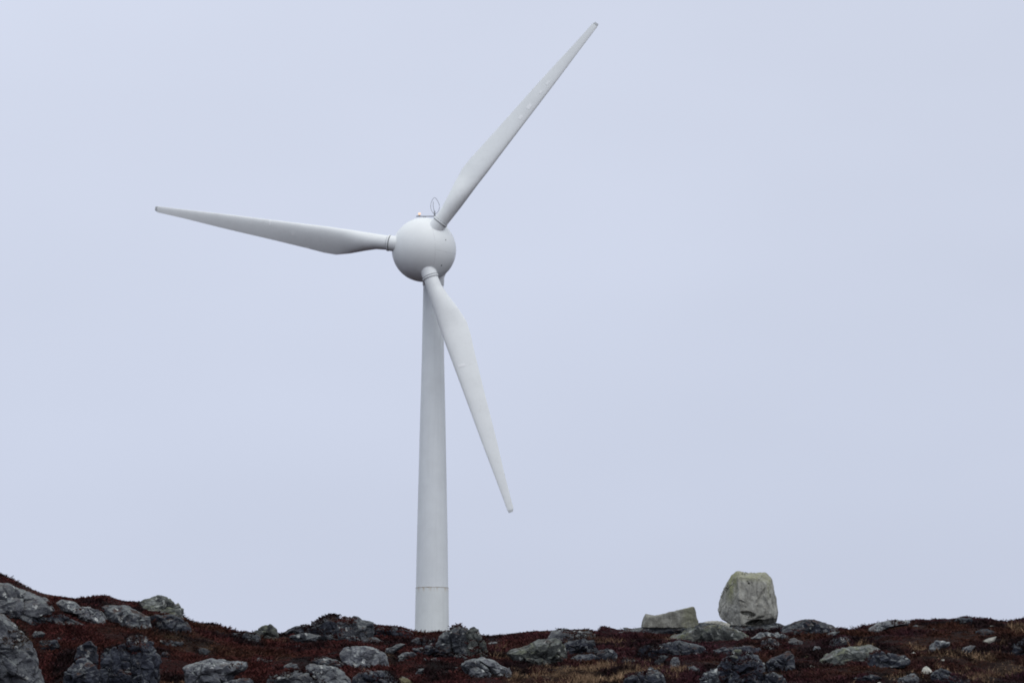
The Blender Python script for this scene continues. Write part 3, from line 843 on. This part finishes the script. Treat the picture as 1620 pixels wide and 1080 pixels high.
def balanced_boulder():
    Y = 101.0
    pts = [(1168, 911, 0.10), (1200, 913, 0.08), (1213, 924, 0.22), (1220, 958, 0.20), (1222, 976, 0.30), (1180, 990.5, 0.30), (1174, 990, 0.12), (1170, 950, 0.0),
           (1134, 950, 1.5), (1133, 966, 1.5), (1140, 980, 1.15), (1154, 988.5, 0.75), (1137, 941, 1.5), (1146, 928, 1.35), (1159, 908, 1.0),
           (1166, 903, 0.8), (1190, 904.5, 1.1), (1213, 906, 1.1), (1221, 913.5, 1.1), (1225, 930, 1.0), (1228, 948, 1.0), (1231, 970, 1.1), (1228, 984, 1.2),
           (1212, 990, 1.3), (1190, 993.5, 1.3), (1168, 992, 1.0), (1142, 962, 2.4), (1160, 915, 2.3), (1202, 911, 2.5), (1222, 940, 2.4),
           (1224, 975, 2.3), (1160, 985, 2.4), (1204, 987, 2.4)]
    bm = bmesh.new()
    for x_, y_, d_ in pts:
        bm.verts.new(at(x_, y_, Y + d_))
    res = bmesh.ops.convex_hull(bm, input=bm.verts)
    bmesh.ops.delete(bm, geom=[v for v in bm.verts if not v.link_faces], context='VERTS')
    bmesh.ops.bevel(bm, geom=list(bm.edges), offset=0.055, segments=3, affect='EDGES', profile=0.55, clamp_overlap=True)
    bmesh.ops.triangulate(bm, faces=[f for f in bm.faces if len(f.verts) > 3])
    refine(bm, 0.055)
    bmesh.ops.recalc_face_normals(bm, faces=bm.faces)
    bm.normal_update()
    P = np.array([v.co[:] for v in bm.verts]); Nv = np.array([v.normal[:] for v in bm.verts])
    fs = [[v.index for v in f.verts] for f in bm.faces]
    bm.free()
    # where each vertex stands in the picture plane, used only to lay out hollows and lichen on the stone
    dd = P[:, 1] * CP + P[:, 2] * SP
    u = PW / 2 + F * P[:, 0] / dd
    w_ = PH / 2 - F * (-P[:, 1] * SP + P[:, 2] * CP) / dd
    front = np.clip((-Nv[:, 1] - 0.15) / 0.3, 0, 1)
    cv = np.zeros(len(P))
    wob = vnoise(P * 2.6, 77) * 0.45 + vnoise(P * 7.0, 78) * 0.12
    for ex_, ey_, rx_, ry_, ed_, rot in ((1197, 984, 19, 4.2, 0.75, -0.12), (1183, 970, 12, 3.0, 0.20, 0.16), (1189, 974.5, 7, 2.2, 0.16, -0.25), (1203, 976, 9, 2.2, 0.12, -0.3), (1185, 922.5, 1.9, 1.7, 0.14, 0),
                                  (1172, 951, 6, 2.0, 0.05, 0.3), (1206, 938, 2.5, 16, 0.06, 0.55),
                                  (1220, 986, 16, 5, 0.35, -0.5), (1148, 935, 1.6, 16, 0.07, 0.75), (1143, 962, 1.6, 12, 0.06, 0.5)):
        c_, s_ = math.cos(rot), math.sin(rot)
        dx, dy = u - ex_, w_ - ey_
        a_, b_ = (dx * c_ + dy * s_) / rx_, (-dx * s_ + dy * c_) / ry_
        cv += ed_ * (1 - np.clip((np.sqrt(a_ ** 2 + b_ ** 2) + wob - 0.7) / 0.35, 0, 1))
    d_ = fbm(P * 1.6, 4, 3, 0.6) * 0.024 + fbm(P * 8, 2, 5) * 0.012
    q_ = np.stack([P[:, 0] * 4 + P[:, 2] * 2.0, P[:, 1] * 2, P[:, 2] * 1.2 - P[:, 0] * 0.5], 1)
    d_ -= np.clip(np.abs(vnoise(q_, 8)) - 0.25, 0, 1) * 0.10
    # the sharp edge between the turned left face and the front
    d_ += 0.05 * np.exp(-((u - (1167.5 + (w_ - 911) * 0.075)) / 1.6) ** 2) * (w_ > 912) * (w_ < 986)
    P2 = P + Nv * d_[:, None]
    P2[:, 1] += cv * front
    loc = at(1182, 992, Y + 1.2)
    o = mesh_obj('balanced_boulder', P2, fs, M['boulder'], smooth=False, loc=loc)
    va = o.data.attributes.new('lichen', 'FLOAT', 'POINT')
    va.data.foreach_set('value', bl_lichen(u, w_, P2).astype(np.float32))
    tag(o, 'huge upright tan boulder balanced on the skyline with a dark overhang underneath', 'boulder')


balanced_boulder()


def stone_block():
    Y = 103.0
    pts = {'fbl': (1016.5, 992, 0), 'ftl': (1023, 976.8, 0.0), 'ftr': (1096, 959.6, 0.0), 'fbr': (1101, 993, 0),
           'btl': (1020.4, 969.0, 1.5), 'btm': (1038.5, 972.4, 1.3), 'btr': (1098.5, 959.5, 0.75), 'sbl': (1015.5, 991, 1.5), 'bbr': (1107, 990, 0.8),
           'mbb': (1040, 992, 1.5)}
    keys = list(pts)
    V = [at(*(pts[k][:2]), Y + pts[k][2]) for k in keys]
    ix = {k: i for i, k in enumerate(keys)}
    fl = [('fbl', 'fbr', 'ftr', 'ftl'), ('ftl', 'ftr', 'btr', 'btm', 'btl'), ('fbr', 'bbr', 'btr', 'ftr'), ('sbl', 'fbl', 'ftl', 'btl'),
          ('bbr', 'mbb', 'btm', 'btr'), ('mbb', 'sbl', 'btl', 'btm'), ('fbl', 'sbl', 'mbb', 'bbr', 'fbr')]
    bm = bmesh.new()
    vs = [bm.verts.new(v) for v in V]
    for f in fl:
        bm.faces.new([vs[ix[k]] for k in f])
    bmesh.ops.recalc_face_normals(bm, faces=bm.faces)
    bmesh.ops.bevel(bm, geom=list(bm.edges), offset=0.045, segments=2, affect='EDGES', profile=0.6)
    bmesh.ops.triangulate(bm, faces=[f for f in bm.faces if len(f.verts) > 4])
    for _ in range(5):
        es = [e for e in bm.edges if e.calc_length() > 0.11]
        if not es: break
        bmesh.ops.subdivide_edges(bm, edges=es, cuts=1, use_grid_fill=True)
    bmesh.ops.triangulate(bm, faces=bm.faces)
    bm.normal_update()
    P = np.array([v.co[:] for v in bm.verts]); Nv = np.array([v.normal[:] for v in bm.verts])
    d = fbm(P * 2.2, 4, 3, 0.6) * 0.030 + fbm(P * 9, 2, 5) * 0.010
    P2 = P + Nv * d[:, None]
    loc = at(1060, 992, Y)
    fs = [[v.index for v in f.verts] for f in bm.faces]
    o = mesh_obj('stone_block', P2, fs, M['block'], smooth=False, loc=loc)
    va = o.data.attributes.new('lichen', 'FLOAT', 'POINT')
    lx = np.clip((P[:, 0] - at(1075, 980, Y)[0]) / 0.4, 0.05, 0.5)
    va.data.foreach_set('value', lx.astype(np.float32))
    tag(o, 'angular wedge shaped stone block lying on the skyline ledge left of the balanced boulder', 'stone block')
    bm.free()


stone_block()


# ------------------------------------------------------------------ heather and grass
def rock_ledges(seed=5):
    """places on the rocks where heather has taken hold: flat ledges and the lower skirts"""
    r = np.random.default_rng(seed)
    out = []
    for o, V, Fc, mat, size in ROCKS:
        if mat in ('white', 'boulder', 'ochre') or size < 26:
            continue
        a, b_, c_ = V[Fc[:, 0]], V[Fc[:, 1]], V[Fc[:, 2]]
        nn_ = np.cross(b_ - a, c_ - a)
        area = np.linalg.norm(nn_, axis=1)
        nz = nn_[:, 2] / (area + 1e-12)
        cen = (a + b_ + c_) / 3
        m_ = fbm(cen * 1.1 + 4, 3, 19)
        tz = terrain(cen[:, 0], cen[:, 1])
        up_ = cen[:, 2] - tz
        ok = ((nz > 0.30) & (m_ > (0.36 if mat == 'pale' else 0.34 if mat == 'green' else 0.27))) | ((up_ < 0.06 + 0.38 * np.clip(m_, 0, 1)) & (nz > -0.2))
        ok &= (up_ > -0.02) & (r.random(len(cen)) < np.clip(area * 0.5 * 170, 0, 1))
        out.append(cen[ok])
    return np.concatenate(out)


def tufts(name, n, xr, yr, leaves, hgt, wid, label, cat, extra=None, seed=1, grassy=False):
    r = np.random.default_rng(seed)
    X = r.uniform(*xr, n); Y = r.uniform(*yr, n)
    g = grass_amount(X, Y)
    if grassy:
        keep = r.random(n) < g * 1.5
    else:
        keep = r.random(n) > g * 0.85
    # cushions: thicker where the noise is high
    P = np.stack([X, Y, X * 0], -1)
    c = fbm(P * 1.1, 3, 21)
    keep &= r.random(n) < np.clip(0.95 + c * 0.4, 0.75, 1)
    inside = np.abs(xpix(X, Y, Y * 0.035) - 810) < 1050
    keep &= inside
    X, Y, c = X[keep], Y[keep], c[keep]
    Z = terrain(X, Y)
    if extra is not None:
        X = np.concatenate([X, extra[:, 0]]); Y = np.concatenate([Y, extra[:, 1]]); Z = np.concatenate([Z, extra[:, 2]])
        c = np.concatenate([c, np.zeros(len(extra))])
    n = len(X)
    t = np.clip((Y - Y0) / (crest_Y(X) - Y0), 0, 1)
    H = hgt * np.clip(1 + c * 1.5, 0.45, 2.2) * r.uniform(0.6, 1.3, n) * np.where(t > 0.93, 0.6, 1)
    col = heath_tint(X, Y, Z, seed, 0.22)
    if grassy:
        col = np.array([0.200, 0.132, 0.082]) * np.exp(r.normal(0, 0.3, n))[:, None]
    L = leaves
    a = r.uniform(0, 2 * math.pi, (n, L))
    lean = r.uniform(0.15, 1.0, (n, L)) * (1.0 if grassy else 2.0)
    hh = H[:, None] * r.uniform(0.5, 1.15, (n, L))
    bx = X[:, None] + r.normal(0, 0.05, (n, L)); by = Y[:, None] + r.normal(0, 0.05, (n, L))
    bz = Z[:, None] - 0.03 + np.zeros((n, L))
    tx = bx + np.cos(a) * lean * hh * 0.8; ty = by + np.sin(a) * lean * hh * 0.8
    tz = bz + hh
    w = wid * r.uniform(0.5, 1.3, (n, L)) * 1.6
    pa = r.uniform(0, 2 * math.pi, (n, L))
    ox, oy = np.cos(pa) * w, np.sin(pa) * w
    q_ = 0.25 if grassy else 0.75
    mx, my, mz = (bx * (1 - q_) + tx * q_), (by * (1 - q_) + ty * q_), bz * (1 - q_) + tz * q_
    V = np.stack([np.stack([bx, by, bz], -1), np.stack([mx + ox, my + oy, mz], -1), np.stack([tx, ty, tz], -1)], 2)
    V = V.reshape(-1, 3).astype(np.float32)
    nq = n * L
    me = bpy.data.meshes.new(name)
    me.vertices.add(len(V)); me.vertices.foreach_set('co', V.ravel())
    me.loops.add(nq * 3); me.loops.foreach_set('vertex_index', np.arange(nq * 3, dtype=np.int32))
    me.polygons.add(nq); me.polygons.foreach_set('loop_start', np.arange(0, nq * 3, 3, dtype=np.int32))
    me.update(calc_edges=True)
    me.materials.append(M['heath'])
    cc = np.repeat(col, L * 3, axis=0)
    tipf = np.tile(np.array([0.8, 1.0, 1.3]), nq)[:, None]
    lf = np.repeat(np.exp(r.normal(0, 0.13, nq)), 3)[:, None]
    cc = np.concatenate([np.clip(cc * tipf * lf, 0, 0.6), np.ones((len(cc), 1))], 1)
    ca = me.color_attributes.new('tint', 'FLOAT_COLOR', 'POINT')
    ca.data.foreach_set('color', cc.astype(np.float32).ravel())
    o = bpy.data.objects.new(name, me)
    COL.objects.link(o)
    tag(o, label, cat, kind='stuff')
    return n


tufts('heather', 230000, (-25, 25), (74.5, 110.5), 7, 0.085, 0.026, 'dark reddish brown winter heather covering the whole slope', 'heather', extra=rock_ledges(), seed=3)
tufts('dry_grass', 60000, (-8, 22), (76, 100), 5, 0.16, 0.012, 'straw coloured dry grass between the rocks in the foreground', 'grass', seed=5, grassy=True)

# ------------------------------------------------------------------ the wind turbine
D_T = 200.0
AL = math.radians(13.82)
nv = np.array([-math.sin(AL), -math.cos(AL), 0.0])        # rotor axis, towards the viewer
rv = np.array([math.cos(AL), -math.sin(AL), 0.0])
uv = np.array([0.0, 0.0, 1.0])
TH = math.radians(49.81)
E_OFF, LB, CONE = 1.026, 20.60, math.radians(1.78)
RB = 2.35
C = at(670.8, 395.3, D_T)
axis_back = 2.6
bx = at(684.0, 1000, D_T + axis_back * math.cos(AL))[0]
BY = D_T + axis_back * math.cos(AL) * 0.55
gz = float(terrain(np.array([bx]), np.array([BY]))[0])
base_loc = np.array([bx, BY, gz - 0.1])

wt = bpy.data.objects.new('wind_turbine', None)
wt.location = base_loc
COL.objects.link(wt)
tag(wt, 'white three bladed wind turbine with a ball shaped hub on a tapering tower', 'wind turbine')


def part(name, V, Fc, mat, parent=wt, smooth=True):
    return mesh_obj(name, np.asarray(V) - base_loc, Fc, mat, parent, smooth)


def revolve(prof, centre, ax, e1, e2, seg=64):
    """prof: list of (distance along axis, radius)"""
    V = []
    th = np.linspace(0, 2 * math.pi, seg, endpoint=False)
    for s, r_ in prof:
        V.append(centre + ax * s + r_ * (np.cos(th)[:, None] * e1 + np.sin(th)[:, None] * e2))
    return np.concatenate(V), grid_faces(len(prof), seg, True)


def fix_normals(o):
    bm = bmesh.new(); bm.from_mesh(o.data)
    bmesh.ops.recalc_face_normals(bm, faces=bm.faces)
    bm.to_mesh(o.data); bm.free()
    return o


# tower widths measured up the shaft
ex, ey, ez = np.eye(3)
WT = [(449, 32.0), (570, 35.6), (700, 41.8), (830, 47.4), (929, 50.6), (1000, 53.0)]
zz = [(at(684, y, BY)[2], 0.5 * w * BY / F * 1.005) for y, w in WT]
z_joint, r_joint = zz[4]
z_top = at(684, 428, BY)[2]
zs = np.linspace(z_joint + 0.01, z_top, 40)
zk = np.array([a for a, _ in zz][::-1]); rk = np.array([b_ for _, b_ in zz][::-1])
prof = [(z, np.interp(z, zk, rk)) for z in zs]
V, Fc = revolve(prof, np.array([bx, BY, 0]), ez, ex, ey, 96)
tower = part('tower', V, Fc, M['tower'])
r_ground = rk[0] + (rk[0] - rk[1]) / (zk[0] - zk[1]) * (gz - 0.3 - zk[0])
nb = N(M['tower_base'].node_tree)
pb = M['tower_base'].node_tree.nodes['Principled BSDF']
src = pb.inputs['Base Color'].links[0].from_socket
tcb = nb.new('ShaderNodeTexCoord').outputs['Object']
spz = nb.new('ShaderNodeSeparateXYZ'); nb.link(tcb, spz.inputs[0])
zj_ = float(z_joint - base_loc[2])
mpb = nb.new('ShaderNodeMapping'); mpb.inputs['Scale'].default_value = (4.0, 4.0, 0.5)
nb.link(tcb, mpb.inputs[0])
drip = nb.ramp(nb.noise(mpb.outputs[0], 1.6, 5, 0.65), 0.46, 0.66)
near = nb.ramp(spz.outputs['Z'], zj_ - 0.65, zj_ - 0.02)
near = nb.math('POWER', near, 2.2)
nb.link(nb.mix(nb.math('MULTIPLY', nb.math('MULTIPLY', drip, near), 0.75), src, (0.42, 0.30, 0.16)), pb.inputs['Base Color'])
V, Fc = revolve([(gz - 0.3, r_ground), (zk[0], rk[0] + 0.012), (z_joint - 0.03, r_joint + 0.02), (z_joint - 0.01, r_joint)], np.array([bx, BY, 0]), ez, ex, ey, 96)
part('tower_base', V, Fc, M['tower_base']); tag(bpy.data.objects['tower_base'], 'slightly wider bottom section of the tower')
V, Fc = revolve([(z_joint - 0.045, r_joint + 0.010), (z_joint - 0.04, r_joint + 0.028), (z_joint + 0.0, r_joint + 0.028), (z_joint + 0.005, r_joint - 0.01)], np.array([bx, BY, 0]), ez, ex, ey, 96)
part('flange', V, Fc, M['rust']); tag(bpy.data.objects['flange'], 'rusty joint ring round the tower')
# finer joints further up
for yj in (600, 770):
    zj = at(684, yj, BY)[2]; rj = np.interp(zj, zk, rk)
    V, Fc = revolve([(zj - 0.02, rj), (zj - 0.02, rj + 0.004), (zj + 0.02, rj + 0.004), (zj + 0.02, rj)], np.array([bx, BY, 0]), ez, ex, ey, 96)
    part('weld_seam', V, Fc, M['tower'])
# yaw collar between tower and ball
V, Fc = revolve([(z_top - 1.15, 0.735), (z_top - 1.1, 0.78), (z_top - 0.55, 0.80), (z_top - 0.2, 0.92), (z_top + 0.5, 1.35)], np.array([bx, BY, 0]), ez, ex, ey, 64)
part('yaw_collar', V, Fc, M['hub'])

# the ball: turning front (hub) and standing rear (nacelle)
SEAM = math.radians(88)
pol = np.linspace(0.001, SEAM, 48)
V, Fc = revolve([(RB * math.cos(a), RB * math.sin(a)) for a in pol], C, nv, rv, uv, 128)
hub = fix_normals(part('hub', V, Fc, M['hub']))
pol = np.linspace(SEAM + 0.008, math.pi - 0.001, 48)
V, Fc = revolve([(RB * 0.999 * math.cos(a) if a < 1.7 else RB * 1.0 * math.cos(a), RB * 0.997 * math.sin(a)) for a in pol], C, nv, rv, uv, 128)
nac = fix_normals(part('nacelle', V, Fc, M['hub']))


def tube(name, pts, rad, mat, parent=wt, seg=8, closed=False):
    pts = [np.asarray(p, float) for p in pts]
    V, n_ = [], len(pts)
    for i, p in enumerate(pts):
        t = pts[min(i + 1, n_ - 1)] - pts[max(i - 1, 0)]
        t /= np.linalg.norm(t)
        a = np.cross(t, ez)
        if np.linalg.norm(a) < 0.1: a = np.cross(t, ey)
        a /= np.linalg.norm(a); b2 = np.cross(t, a)
        for k in range(seg):
            th = 2 * math.pi * k / seg
            V.append(p + rad * (math.cos(th) * a + math.sin(th) * b2))
    Fc = grid_faces(n_, seg, True).tolist()
    Fc.append(list(range(seg))); Fc.append(list(range((n_ - 1) * seg, n_ * seg))[::-1])
    return fix_normals(part(name, V, Fc, mat, parent))


def on_ball(px, py, lift=0.0):
    """front point of the ball seen at a picture position"""
    d = at(px, py, 1.0); d = d / np.linalg.norm(d)
    b_ = -2 * d @ C; c_ = C @ C - (RB + lift) ** 2
    disc = b_ * b_ - 4 * c_
    t = (-b_ - math.sqrt(max(disc, 0))) / 2
    return d * t


# shell seams of the hub cover (low raised beads)
def arc(points, nseg=24):
    out = []
    pts = [np.array(p, float) for p in points]
    for i in range(nseg + 1):
        s = i / nseg
        # quadratic through three
        p = pts[0] * (1 - s) * (1 - 2 * s) + pts[1] * 4 * s * (1 - s) + pts[2] * s * (2 * s - 1)
        out.append(on_ball(p[0], p[1], -0.006))
    return out


tube('shell_seam', arc([(680.5, 352), (688.3, 385), (686.0, 420)]), 0.009, M['seam'], hub)
tube('shell_seam', arc([(689.0, 395), (704, 398.0), (721, 402.0)]), 0.010, M['seam'], hub)
for px, py, r_ in ((698.2, 419.8, 0.050), (705.0, 379.6, 0.035)):
    p = on_ball(px, py)
    d = (p - C) / np.linalg.norm(p - C)
    a = np.cross(d, ez); a /= np.linalg.norm(a); b2 = np.cross(d, a)
    V, Fc = revolve([(-0.02, r_), (0.03, r_), (0.03, 0.001)], p, d, a, b2, 16)
    fix_normals(part('bolt', V, Fc, M['gap'], hub))

# blades
S_ = np.array([55, 72, 90, 115, 139, 160, 190, 252, 300, 343, 400, 432, 440.0])
LE_ = np.array([11.3, 11.3, 11.6, 12, 12, 12, 11.2, 9.8, 8.9, 8.0, 6.3, 5.2, 4.2])
TE_ = np.array([11.3, 12.5, 17.5, 25.5, 31, 30.5, 27.2, 21.6, 17.8, 14.2, 8.6, 5.0, 2.6])
PXM = D_T / F
ST = S_ * PXM; LEm = LE_ * PXM; TEm = TE_ * PXM
ST[-1] = LB; ST[-2] = LB - 0.22


def blade_frame(phi):
    d = np.cos(phi) * rv + np.sin(phi) * uv
    d = d * math.cos(CONE) + nv * math.sin(CONE)
    t = -np.sin(phi) * rv + np.cos(phi) * uv          # towards the trailing edge
    nn = np.cross(d, t); nn *= np.sign(nn @ nv)
    return d, t, nn


def blade_pt(phi, s, th, lift=0.0):
    """s along span (m), th around the section: 0 leading edge, pi trailing edge, 0..pi is the face turned to the viewer"""
    d, t, nn = blade_frame(phi)
    le, te = np.interp(s, ST, LEm), np.interp(s, ST, TEm)
    f = np.clip((s - ST[0]) / (LB - ST[0]), 0, 1)
    beta = np.interp(s, [ST[1], ST[4], LB], [math.radians(20), math.radians(19), math.radians(5)])
    ch = (le + te) / math.cos(beta * 0.6)
    x = (1 - math.cos(th)) / 2
    w = np.clip((s - ST[0] - 0.2) / (ST[4] - ST[0]), 0, 1); w = w * w * (3 - 2 * w)
    circ = math.sin(th) * 0.5
    tk = np.interp(f, [0, 0.22, 0.5, 1.0], [0.42, 0.27, 0.19, 0.13])
    naca = tk * 5 * (0.2969 * math.sqrt(x) - 0.126 * x - 0.3516 * x * x + 0.2843 * x ** 3 - 0.1036 * x ** 4)
    naca = naca * (1.15 if th <= math.pi else -0.85)
    yy = (1 - w) * circ + w * naca
    cvec = t * math.cos(beta) - nn * math.sin(beta)
    nvv = nn * math.cos(beta) + t * math.sin(beta)
    o = C + nv * E_OFF + d * s - cvec * (le / (le + te)) * ch
    return o + cvec * (x * ch) + nvv * (yy * ch + (lift if th <= math.pi else -lift))


NS, NT = 90, 56
for k in range(3):
    phi = TH + k * 2 * math.pi / 3
    d, t, nn = blade_frame(phi)
    ss = np.concatenate([np.linspace(ST[0], ST[5], 40), np.linspace(ST[5], LB - 0.3, 110)[1:], np.linspace(LB - 0.3, LB, 7)[1:]])
    V = [blade_pt(phi, s, 2 * math.pi * j / NT) for s in ss for j in range(NT)]
    Fc = grid_faces(len(ss), NT, True).tolist()
    Fc.append(list(range((len(ss) - 1) * NT, len(ss) * NT)))
    bl = fix_normals(part('blade', V, Fc, M['blade']))
    lab = ('blade pointing up to the right', 'blade pointing left', 'blade pointing down in front of the tower')[k]
    tag(bl, lab)
    # stub on the ball, raised ring and dark gap
    cen = C + nv * E_OFF
    s0 = math.sqrt(RB ** 2 - E_OFF ** 2)
    r0 = 11.4 * PXM
    cen2 = cen
    V, Fc = revolve([(s0 - 0.55, r0 * 1.10), (s0 + 0.16, r0 * 1.09), (s0 + 0.17, r0 * 1.04)], cen2, d, t, nn, 64)
    fix_normals(part('blade_socket', V, Fc, M['hub'], hub))
    V, Fc = revolve([(s0 + 0.165, r0 * 1.0), (s0 + 0.17, r0 * 1.06), (s0 + 0.225, r0 * 1.06), (s0 + 0.23, r0 * 0.95)], cen2, d, t, nn, 64)
    fix_normals(part('bearing_gap', V, Fc, M['gap'], bl))
    V, Fc = revolve([(s0 + 0.225, r0 * 0.98), (s0 + 0.228, r0 * 1.15), (s0 + 0.33, r0 * 1.15), (s0 + 0.335, r0 * 1.0)], cen2, d, t, nn, 64)
    fix_normals(part('root_ring', V, Fc, M['hub'], bl))
    V, Fc = revolve([(s0 + 0.33, r0 * 1.03), (s0 + 0.40, r0 * 1.03), (s0 + 0.405, r0 * 0.99)], cen2, d, t, nn, 64)
    fix_normals(part('root_seal', V, Fc, M['seam'], bl))
    V, Fc = revolve([(s0 + 0.30, r0 * 0.985), (ST[0] + 0.06, r0 * 0.985)], cen2, d, t, nn, 64)
    fix_normals(part('root_sleeve', V, Fc, M['blade'], bl))
    # tip cap, a shade darker
    V = [blade_pt(phi, LB - 0.16 + 0.175 * i / 5, 2 * math.pi * j / NT, 0.004) for i in range(6) for j in range(NT)]
    Fc = grid_faces(6, NT, True).tolist(); Fc.append(list(range(5 * NT, 6 * NT)))
    fix_normals(part('blade_tip', V, Fc, M['seam'], bl))
    # white repair patches on the faces: span px, section angle range (fractions of pi from the leading edge), span length
    PAT = [[(262, 0.33, 0.45, 7), (284, 0.33, 0.47, 9), (313, 0.36, 0.46, 5), (331, 0.38, 0.50, 7)],
           [(254, 0.02, 0.36, 3), (213, 0.46, 0.55, 4), (189, 0.86, 0.97, 7)],
           [(206, 0.26, 0.48, 4), (181, 0.88, 0.98, 8)]][k]
    for sp_, a0, a1, ln in PAT:
        s1 = (sp_ - ln / 2) * PXM; s2 = (sp_ + ln / 2) * PXM
        nu, nw = 4, 7
        V = []
        for lf in (0.012, 0.001):
            V += [blade_pt(phi, s1 + (s2 - s1) * i / (nu - 1), math.pi * (a0 + (a1 - a0) * j / (nw - 1)), lf) for i in range(nu) for j in range(nw)]
        f1 = grid_faces(nu, nw)
        Fc = f1.tolist() + (f1[:, ::-1] + nu * nw).tolist()
        ring = [j for j in range(nw)] + [i * nw + nw - 1 for i in range(1, nu)] + [(nu - 1) * nw + j for j in range(nw - 2, -1, -1)] + [i * nw for i in range(nu - 2, 0, -1)]
        for i in range(len(ring)):
            a_, b_ = ring[i], ring[(i + 1) % len(ring)]
            Fc.append([a_, b_, b_ + nu * nw, a_ + nu * nw])
        fix_normals(part('repair_patch', V, Fc, M['patch'], bl))

# instrument bar on top of the ball
YM = C[1] + 0.55
mast = tube('instrument_bar', [at(658.5, 342.3, YM), at(672, 342.3, YM), at(689, 342.3, YM)], 0.040, M['steel'])
for px in (670.3, 673.0):
    tube('bar_post', [at(px, 342.5, YM), at(px, 352, YM)], 0.030, M['steel'], mast)
tube('bar_post', [at(661, 341, YM), at(659.5, 343, YM)], 0.02, M['steel'], mast)
tube('mast_rod', [at(687.6, 343.3, YM), at(687.6, 334.0, YM)], 0.055, M['steel'], mast)
tube('mast_tip', [at(687.6, 336, YM), at(686.0, 330, YM), at(685.3, 326, YM), at(685.5, 319, YM)], 0.020, M['steel'], mast)
loop = []
for x_, y_ in ((686.6, 338.5), (684.0, 335.5), (681.9, 331.0), (681.2, 326.0), (682.2, 320.0), (684.2, 315.8), (687.4, 312.3), (690.2, 314.6), (693.0, 319.0),
               (695.0, 324.0), (695.3, 329.0), (693.8, 333.5), (691.0, 337.0), (688.4, 338.8)):
    loop.append(at(x_, y_, YM))
tube('lightning_loop', loop, 0.018, M['steel'], mast)
for py_, rr in ((341.2, 0.06),):
    tube('lamp_base', [at(663.2, 342.2, YM), at(663.2, 340.6, YM)], 0.075, M['steel'], mast, 12)
lv, lf_ = ICO[3]
lamp = part('warning_light', lv * np.array([0.10, 0.10, 0.085]) + at(663.6, 338.4, YM), lf_, M['lamp'], mast)
tag(lamp, 'small lit orange warning lamp')

# weathercock of smooth shading: keep hard steps crisp
for o in list(wt.children_recursive):
    if o.type == 'MESH' and o.name.split('.')[0] in ('root_ring', 'bearing_gap', 'blade_socket', 'bolt', 'flange', 'tower_base', 'repair_patch', 'root_seal', 'blade_tip', 'blade', 'weld_seam'):
        me = o.data
        bm = bmesh.new(); bm.from_mesh(me)
        for e in bm.edges:
            if len(e.link_faces) == 2 and e.calc_face_angle(0) > math.radians(38):
                e.smooth = False
        bm.to_mesh(me); bm.free()
